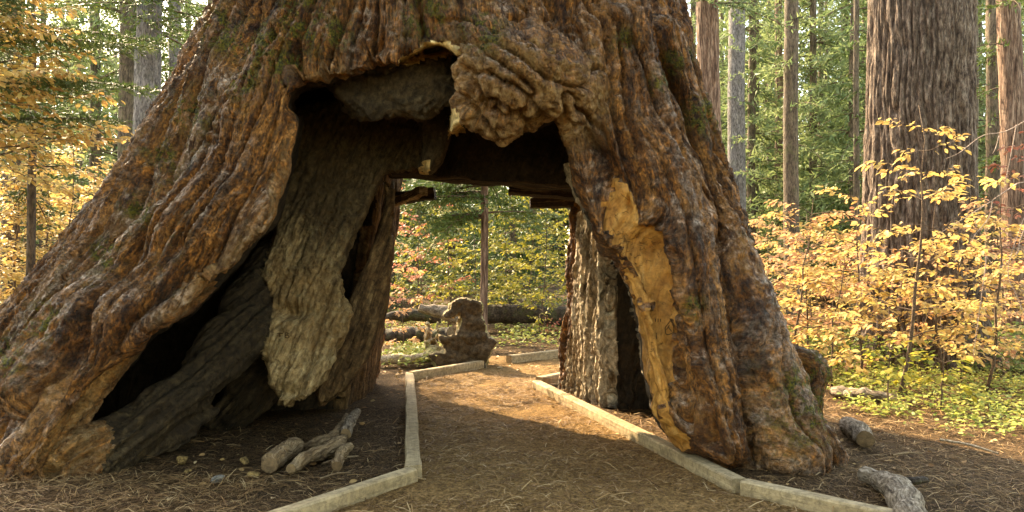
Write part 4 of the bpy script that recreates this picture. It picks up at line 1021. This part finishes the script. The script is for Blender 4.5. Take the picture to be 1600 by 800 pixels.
conifer('fir_tree', tb(226, 20), 30, .34, (8, 10), 'stout grey brown trunk behind the yellow leaves beside the leaning bark', M_GREYB, M_FIR, 13, seg=40, ridged=.13, rn=11, top=11, lean=(.15, 0), tuft=.15)
conifer('fir_tree', tb(198, 22.5), 30, .24, (7, 11), 'darker trunk standing close behind the stout grey brown one', M_BRNB, M_FIR, 14, seg=24, ridged=.1, top=12, tuft=.15)
conifer('fir_tree', tb(273, 27), 30, .24, (6, 13), 'slim grey trunk between the stout trunk and the leaning bark', M_GREYB, M_FIR, 15, seg=24, top=13, Lmax=1.8, nb=3, step=.9)
conifer('fir_tree', tb(18, 17), 30, .19, (5, 9), 'dark trunk behind the fir boughs above the yellow shrubs', M_BRNB, M_FIR, 16, seg=18, top=9, Lmax=1.3, tuft=.14)
conifer('fir_tree', tb(48, 12.5), 9, .075, (3.0, 6.5), 'slim dark sapling stem rising through the yellow shrubs', M_BRNB, M_FIR, 17, seg=10, top=7, Lmax=1.3, nb=3, step=.45, tuft=.09, tw=.09, nper=6)
conifer('fir_tree', tb(756, 18.5), 26, .095, (3.1, 6), 'slender trunk with orange brown base behind the upright stump', M_CEDAR, M_FIR, 18, seg=14, top=9, Lmax=2.3, nb=6, step=.34, tuft=.14, tw=.11, nper=7)
# fir boughs reaching in over the leaning bark
fb = np.array([-8.6, 10.6, 0.0]); r_ = np.random.RandomState(21)
froot = empty('fir_tree', fb, 'fir with long drooping dark green boughs beside the leaning bark', 'tree')
a_ = Acc(); V_, F_, C_ = tube(np.array([[0, 0, z_] for z_ in np.linspace(-.2, 9, 30)]), np.linspace(.28, .12, 30), 20, ridged=.08, seed=4., caps=False); a_.add(V_, F_); link('trunk', a_.mesh('trunk'), M_BRNB, froot)
for z_, aa, L, rs_ in ((5.6, -.32, 3.7, -.10), (5.1, -.15, 4.2, -.14), (4.75, -.28, 4.3, -.10), (4.3, -.10, 3.9, -.08), (4.0, -.4, 3.9, -.05), (3.6, -.18, 3.6, -.02), (5.9, -.5, 3.6, -.10), (4.9, -.6, 3.8, -.08), (3.9, -.75, 3.0, -.05), (6.3, -.2, 4.0, -.15)):
    a1 = Acc(); w1 = Acc()
    bough(a1, w1, np.array([0, 0, z_]), aa, L, rs_+.12, .10, r_, .075, .04, 12, .17, .28)
    bo = link('bough', w1.mesh('bough'), M_TWIG, froot); nd = link('needles', a1.mesh('needles'), M_FIR, bo); nd['kind'] = 'stuff'
# ------------------------------------------------------------------ far conifers: a few kinds, copied
far = []
for k, (H, L, mc) in enumerate(((15, 2.6, M_FIRL), (18, 2.3, M_FIRL), (13, 2.8, M_FIR), (20, 3.0, M_FIRL))):
    far.append(dict(H=H, Lmax=L, mc=mc))
rf = random.Random(11)
FAR_R = 'sunlit pale green conifer in the distant forest behind the massive pine'
FAR_L = 'distant conifer in the forest behind the leaning bark'
FAR_C = 'distant conifer seen through the tunnel behind the yellow shrubs'
protos = {}
spots = []
for i in range(26): spots.append((1085+i*21.5+rf.uniform(-14, 14), [30, 38, 47, 58][i % 4]*rf.uniform(.9, 1.1), 'R'))
for i in range(16): spots.append((1090+i*34+rf.uniform(-14, 14), rf.uniform(50, 80), 'R'))
for i in range(12): spots.append((-10+i*28+rf.uniform(-12, 12), [26, 36, 48][i % 3]*rf.uniform(.9, 1.1), 'L'))
for i in range(16): spots.append((-20+i*24+rf.uniform(-10, 10), [47, 58, 70][i % 3]*rf.uniform(.98, 1.1), 'L'))
for i in range(9): spots.append((610+i*33+rf.uniform(-10, 10), [32, 40, 52][i % 3]*rf.uniform(.9, 1.1), 'C'))
for i in range(8): spots.append((615+i*36+rf.uniform(-10, 10), rf.uniform(46, 64), 'C'))
spots = [q for q in spots if abs((q[0]-800)/F_PX*q[1]+.78*(q[1]-10.8)) > 1.1 or q[1] > 45]     # the sun reaches the tunnel between these
for i, (px_, d_, w_) in enumerate(spots):
    k = i % 3 if w_ == 'R' else (2 if i % 2 else 0)
    k = {0: 0, 1: 1, 2: 3}[k] if w_ == 'R' else k
    lb, gr_ = {'R': (FAR_R, 'distant conifers behind the massive pine'), 'L': (FAR_L, 'distant conifers behind the leaning bark'), 'C': (FAR_C, 'distant conifers seen through the tunnel')}[w_]
    b_ = tb(px_, d_)
    if k not in protos:
        q = far[k]
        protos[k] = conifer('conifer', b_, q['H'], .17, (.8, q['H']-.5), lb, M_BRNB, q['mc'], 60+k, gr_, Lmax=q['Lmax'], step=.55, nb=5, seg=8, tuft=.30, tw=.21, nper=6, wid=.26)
    else: copy_tree(protos[k], b_, rf.uniform(0, 6.28), rf.uniform(.8, 1.25)*(1.5 if d_ > (48 if w_ == 'R' else 46) else 1), lb, gr_)
for i, (x_, y_2, k) in enumerate(((-9, -3, 0), (-4, -9, 1), (2, -11, 3), (8, -7, 0), (12, -1, 1), (-13, 3, 3), (-16, -6, 1), (6, -16, 3), (-8, -16, 1), (15, -10, 0), (16, 4, 3), (0, -19, 1))):  # out-of-view conifers added to block low sky light on the tree's front
    copy_tree(protos[k], (x_, y_2, -.02), i*1.9, 1.25+.1*(i % 3), 'unseen tall conifer added to block low sky light before the tunnel tree', 'unseen conifers added to block low sky light')
# ------------------------------------------------------------------ dogwoods, right
G1 = 'yellow dogwood shrubs right of the tunnel tree'
dogwood(gnd(1405, 622), 3.9, 1.25, 101, 'tall yellow dogwood with thin stem in front of the massive pine', M_YEL, 300, G1, lean=(.35, .3), step=.34)
dogwood(gnd(1541, 612), 3.0, 1.3, 102, 'yellow dogwood with pale stem beside the bare pale twigs', M_YEL, 300, G1, lean=(.1, .1))
dogwood(gnd(1300, 604), 1.9, 1.1, 103, 'low pale yellow dogwood over the green ground plants beside the bark', M_YEL, 300, G1, lean=(.2, 0))
dogwood(gnd(1245, 590), 2.8, 1.4, 104, 'orange leaved dogwood growing against the edge of the tunnel tree', M_ORG, 300, G1, lean=(.3, .2))
dogwood(gnd(1475, 596), 3.1, 1.4, 105, 'bushy golden dogwood behind the tall thin stemmed one', M_YEL, 300, G1, step=.36)
dogwood(tb(1610, 13.0), 4.2, 1.5, 106, 'pinkish red leaved dogwood at the foot of the brown trunk', M_PNK, 200, G1, z0=.45)
dogwood(tb(1345, 12.2), 2.9, 1.5, 107, 'wide golden dogwood close in front of the massive pine', M_YEL, 250, G1, step=.36)
dogwood(tb(1560, 12.6), 3.0, 1.5, 108, 'dense orange dogwood behind the bare pale twigs', M_ORG, 200, G1, step=.36)
dogwood(gnd(1385, 640), .8, .5, 109, 'knee high greenish yellow dogwood seedling among the ground plants', M_YGR, 120, G1, step=.16, z0=.4)
dogwood(gnd(1470, 640), .75, .5, 110, 'greenish yellow dogwood seedling between the two thin stemmed yellow dogwoods', M_YGR, 120, G1, step=.16, z0=.4)
dogwood(tb(1260, 13.2), 2.7, 1.5, 141, 'bushy yellow dogwood behind the orange one by the tunnel tree', M_YEL, 0, G1, step=.3)
dogwood(tb(1420, 12.4), 2.1, 1.6, 142, 'spreading orange dogwood at the foot of the massive pine', M_ORG, 0, G1, step=.3)
dogwood(tb(1500, 11.8), 2.3, 1.5, 143, 'low spreading yellow dogwood between the pine and the pale stemmed one', M_YEL, 0, G1, step=.3)
pd = dogwood(tb(1200, 15.5), 2.7, 1.6, 111, 'orange dogwood in the thicket behind the nearer shrubs', M_ORG, 0, 'thicket of dogwoods behind the nearer shrubs', step=.28)
py2 = dogwood(tb(1300, 17.5), 2.6, 1.6, 112, 'yellow dogwood in the thicket behind the nearer shrubs', M_YEL, 0, 'thicket of dogwoods behind the nearer shrubs', step=.28)
for i, (px_, d_) in enumerate(((1265, 15), (1345, 19), (1180, 18.5), (1500, 18), (1570, 16.5), (1620, 19), (1440, 20), (1230, 21), (1320, 15.5))):
    o_ = (pd, py2)[i % 2]; copy_tree(o_, tb(px_, d_), i*1.3, .85+.3*((i*7) % 5)/5)
# left
G2 = 'yellow dogwoods left of the tunnel tree'
yl = dogwood(tb(25, 13.5), 4.0, 1.7, 121, 'yellow dogwood thicket shrub beside the leaning bark', M_YEL, 0, G2, step=.24)
for i, (px_, d_, s_2) in enumerate(((110, 13.8, 1.0), (-40, 12.5, 1.0), (165, 16, .95), (70, 15.5, 1.15), (0, 16, 1.1), (215, 18.5, 1.0), (130, 19, 1.15), (40, 20, 1.3))):
    copy_tree(yl, tb(px_, d_), i*1.7+.5, s_2)
dogwood(np.array([-7.0, 10.0, 0]), 5.0, 2.9, 122, 'tall golden dogwood whose leafy sprays hang over the leaning bark', M_YEL, 300, G2, z0=.6, az=-.08, azw=.45, step=.19, leaf=.12, lean=(.5, -.2))
# beyond the tunnel
G3 = 'dogwoods beyond the tunnel'
c1 = dogwood(tb(700, 21), 3.6, 2.0, 131, 'yellow green dogwood growing behind the fallen logs', M_YGR, 0, G3, step=.26)
for i, (px_, d_, s_2) in enumerate(((790, 22, 1.0), (850, 20, .95), (745, 25, 1.15), (890, 23, 1.1), (830, 26, 1.2), (660, 25, 1.0))): copy_tree(c1, tb(px_, d_), i*2.1, s_2)
dogwood(tb(650, 22.5), 4.2, 1.7, 132, 'pink leaved dogwood seen through the tunnel beside the jamb', M_PNK, 0, G3, step=.3)
dogwood(tb(630, 15.5), 1.35, .55, 133, 'small pale orange dogwood sprig beside the tunnel jamb', M_ORG, 0, G3, step=.2, leaf=.11)
dogwood(tb(556, 14.2), 4.3, 1.5, 135, 'thin branched pale dogwood added close behind the tunnel jamb to dapple the path', M_ORG, 0, G3, step=.42, tw=.3, z0=.35)  # added so its leaves break up the sun patch on the path
dogwood(gnd(868, 522), .5, .7, 134, 'low pinkish brown shrub by the timber beyond the tunnel', M_PNK, 0, G3, step=.12)
# ------------------------------------------------------------------ bare pale twigs
bt = gnd(1660, 640); broot = empty('bare_shrub', bt, 'leafless shrub with pale pinkish curving twigs beside the yellow dogwood', 'shrub')
for k, pts in enumerate(([(1660, 640, 9.2), (1648, 440, 9.2), (1620, 310, 9.2), (1600, 283, 9.2), (1555, 310, 9.1), (1548, 315, 9.1), (1500, 345, 9.0), (1455, 372, 9.0)], [(1620, 178, 9.3), (1572, 205, 9.3), (1535, 212, 9.3), (1500, 238, 9.3), (1478, 248, 9.3)],
    [(1588, 195, 9.3), (1578, 250, 9.3), (1568, 295, 9.3)], [(1551, 312, 9.1), (1545, 340, 9.1), (1524, 366, 9.1), (1518, 380, 9.1)], [(1640, 500, 9), (1600, 395, 9), (1585, 400, 9), (1560, 418, 9), (1540, 400, 9)],
    [(1630, 560, 8.9), (1592, 470, 8.9), (1575, 420, 8.9), (1600, 340, 8.9)], [(1590, 398, 9), (1595, 372, 9), (1612, 330, 9)], [(1541, 400, 9), (1538, 430, 9), (1520, 560, 9)], [(1526, 355, 9), (1522, 340, 9)], [(1561, 212, 9.3), (1556, 230, 9.3), (1551, 240, 9.3)])):
    P = poly_line([at(*q) for q in pts], 16); a_ = Acc(); add_tube(a_, P-bt, np.linspace(.010 if k == 0 else .0065, .003, 16), 5)
    link('twig', a_.mesh('twig'), M_PTWIG, broot)
# ------------------------------------------------------------------ ground plants, litter
rg = np.random.RandomState(77)
def scatter(n, x0, x1, y0, y1, fn=None):
    X = rg.uniform(x0, x1, n); Y = rg.uniform(y0, y1, n)
    k = np.ones(n, bool) if fn is None else fn(X, Y)
    return X[k], Y[k]
def cover_mask(X, Y):
    px_ = 800+F_PX*X/Y; py_3 = HOR+F_PX*EYE/Y
    edge = 612+(px_-1300)*.27+25*noise(X*1.2, Y*1.2, 3.0)
    return (px_ > 1295) & (py_3 < edge+20) & (noise(X*1.6, Y*1.6, 7.0) > -.28)
def plants(name, X, Y, label, mat, per, leaf, hgt, kind='stuff'):
    acc = Acc(); n = len(X)
    base = np.stack([X, Y, ground_z(X, Y)], 1)
    for k in range(per):
        az_ = rg.uniform(0, 6.28, n); hh = hgt*rg.uniform(.2, 1, n); rr = rg.uniform(.0, .09, n)
        P = base+np.stack([np.cos(az_)*rr, np.sin(az_)*rr, hh], 1)
        D = np.stack([np.cos(az_), np.sin(az_), rg.uniform(-.4, .35, n)], 1)
        Nn = np.array([0, 0, 1.0])+rg.normal(size=(n, 3))*.35
        leaf_batch(acc, P, D, Nn, leaf*rg.uniform(.6, 1.3, n), rg.rand(n))
    o = link(name, acc.mesh(name), mat)
    return tag(o, label, 'plants', None, kind)
M_COV = mat_leaf('ground_cover_leaf', [(0.0, (0.13, 0.20, 0.04)), (0.4, (0.28, 0.32, 0.07)), (0.75, (0.40, 0.40, 0.10)), (1.0, (0.52, 0.44, 0.14))], .35)
X, Y = scatter(5200, 4.0, 11.5, 7.6, 13.5, cover_mask)
plants('ground_cover', X, Y, 'low leafy green plants carpeting the ground below the yellow shrubs', M_COV, 4, .062, .16)
X, Y = scatter(2600, -6, 4, 16.5, 28, lambda X, Y: noise(X*.5, Y*.5, 2.) > -.15)
plants('ground_plants', X, Y, 'low green plants among the fallen logs beyond the tunnel', M_COV, 4, .10, .3)
X, Y = scatter(300, -2.35, -1.35, 13.4, 16, None)
plants('fern_clump', X, Y, 'sunny pale green plants left of the upright stump', M_COV, 3, .10, .28)
X, Y = scatter(3200, -16, -5.6, 11.8, 20, None)
plants('undergrowth', X, Y, 'dark green undergrowth below the yellow shrubs by the leaning bark', M_GRN, 4, .11, .5)
X, Y = scatter(4200, 5, 17, 12.5, 21, None)
plants('undergrowth', X, Y, 'dark green undergrowth behind the yellow shrubs and massive pine', M_GRN, 4, .11, .6)
# needles and dead leaves
STRIP_V = np.array([[0, -.5, 0], [0, .5, 0], [.5, .5, .08], [.5, -.5, .08], [1, .4, 0], [1, -.4, 0]], np.float32); STRIP_F = np.array([[0, 3, 2, 1], [3, 5, 4, 2]])
M_NEED = mat_leaf('dry_needle', [(0.0, (0.08, 0.038, 0.015)), (0.45, (0.18, 0.092, 0.034)), (0.8, (0.29, 0.17, 0.07)), (1.0, (0.42, 0.29, 0.15))], .05, .7)
def needles(name, n, x0, x1, y0, y1, fn, L, w, lift, label):
    X, Y = scatter(n, x0, x1, y0, y1, fn); k = len(X)
    az_ = rg.uniform(0, 6.28, k); tilt = rg.normal(size=k)*.16
    P = np.stack([X, Y, np.where((in_path(X, Y) > .3) & (Y < 15), path_z(X, Y), ground_z(X, Y))+rg.uniform(.004, lift, k)], 1)
    D = np.stack([np.cos(az_), np.sin(az_), tilt], 1); S = L*rg.uniform(.5, 1.4, k)
    TV = STRIP_V*np.array([1, w, 1], np.float32)
    acc = Acc(); leaf_batch(acc, P, D, np.array([0, 0, 1.0])+rg.normal(size=(k, 3))*.3, S, rg.rand(k), TV, STRIP_F)
    return tag(link(name, acc.mesh(name, smooth=False), M_NEED), label, 'litter', None, 'stuff')
off = lambda X, Y: (in_path(X, Y) < .3)
needles('needle_litter', 26000, -5.5, 7.5, 4.4, 8.6, lambda X, Y: off(X, Y) & (rg.rand(len(X)) < np.where((X > -3.3) & (X < -.9) & (Y > 6.4), .35, 1)), .11, .035, .03, 'dry brown conifer needles and straw strewn over the forest floor')
needles('needle_pile', 5500, -5.2, -1.9, 4.7, 6.15, lambda X, Y: np.abs(Y-5.55-.15*np.sin(X*2)) < .5, .12, .026, .05, 'heap of dry straw along the foot of the leaning bark')
needles('needle_litter', 16000, 1.2, 11, 8.0, 13, off, .13, .05, .03, 'dry needles in sun and shade beside the tunnel tree')
needles('path_litter', 20000, -2.2, 3.2, 4.4, 12.5, lambda X, Y: (in_path(X, Y) > .5) & (noise(X*1.3, Y*1.3, 5.) > -.35), .11, .05, .012, 'scattered dry needles on the trodden path')
X, Y = scatter(900, -5.5, 8, 4.5, 13, lambda X, Y: rg.rand(len(X)) < np.where(in_path(X, Y) > .3, .25, 1)); acc = Acc(); k = len(X); az_ = rg.uniform(0, 6.28, k)
leaf_batch(acc, np.stack([X, Y, np.where(in_path(X, Y) > .3, path_z(X, Y), ground_z(X, Y))+.012], 1), np.stack([np.cos(az_), np.sin(az_), rg.normal(size=k)*.15], 1), np.array([0, 0, 1.0])+rg.normal(size=(k, 3))*.35, .065*rg.uniform(.5, 1.2, k), rg.rand(k))
M_DEAD = mat_leaf('dead_leaf', [(0.0, (0.16, 0.08, 0.03)), (0.5, (0.28, 0.15, 0.06)), (0.8, (0.42, 0.26, 0.10)), (1.0, (0.5, 0.36, 0.2))], .1, .7)
tag(link('leaf_litter', acc.mesh('leaf_litter'), M_DEAD), 'fallen brown and yellow leaves scattered over the forest floor', 'leaves', None, 'stuff')
X, Y = scatter(3500, -8, 6, 12.5, 24, None); acc = Acc(); k = len(X); az_ = rg.uniform(0, 6.28, k)
leaf_batch(acc, np.stack([X, Y, ground_z(X, Y)+.015], 1), np.stack([np.cos(az_), np.sin(az_), rg.normal(size=k)*.15], 1), np.array([0, 0, 1.0])+rg.normal(size=(k, 3))*.35, .09*rg.uniform(.5, 1.2, k), rg.rand(k))
tag(link('leaf_litter', acc.mesh('leaf_litter'), M_DEAD), 'fallen leaves on the ground beyond the tunnel', 'leaves', None, 'stuff')
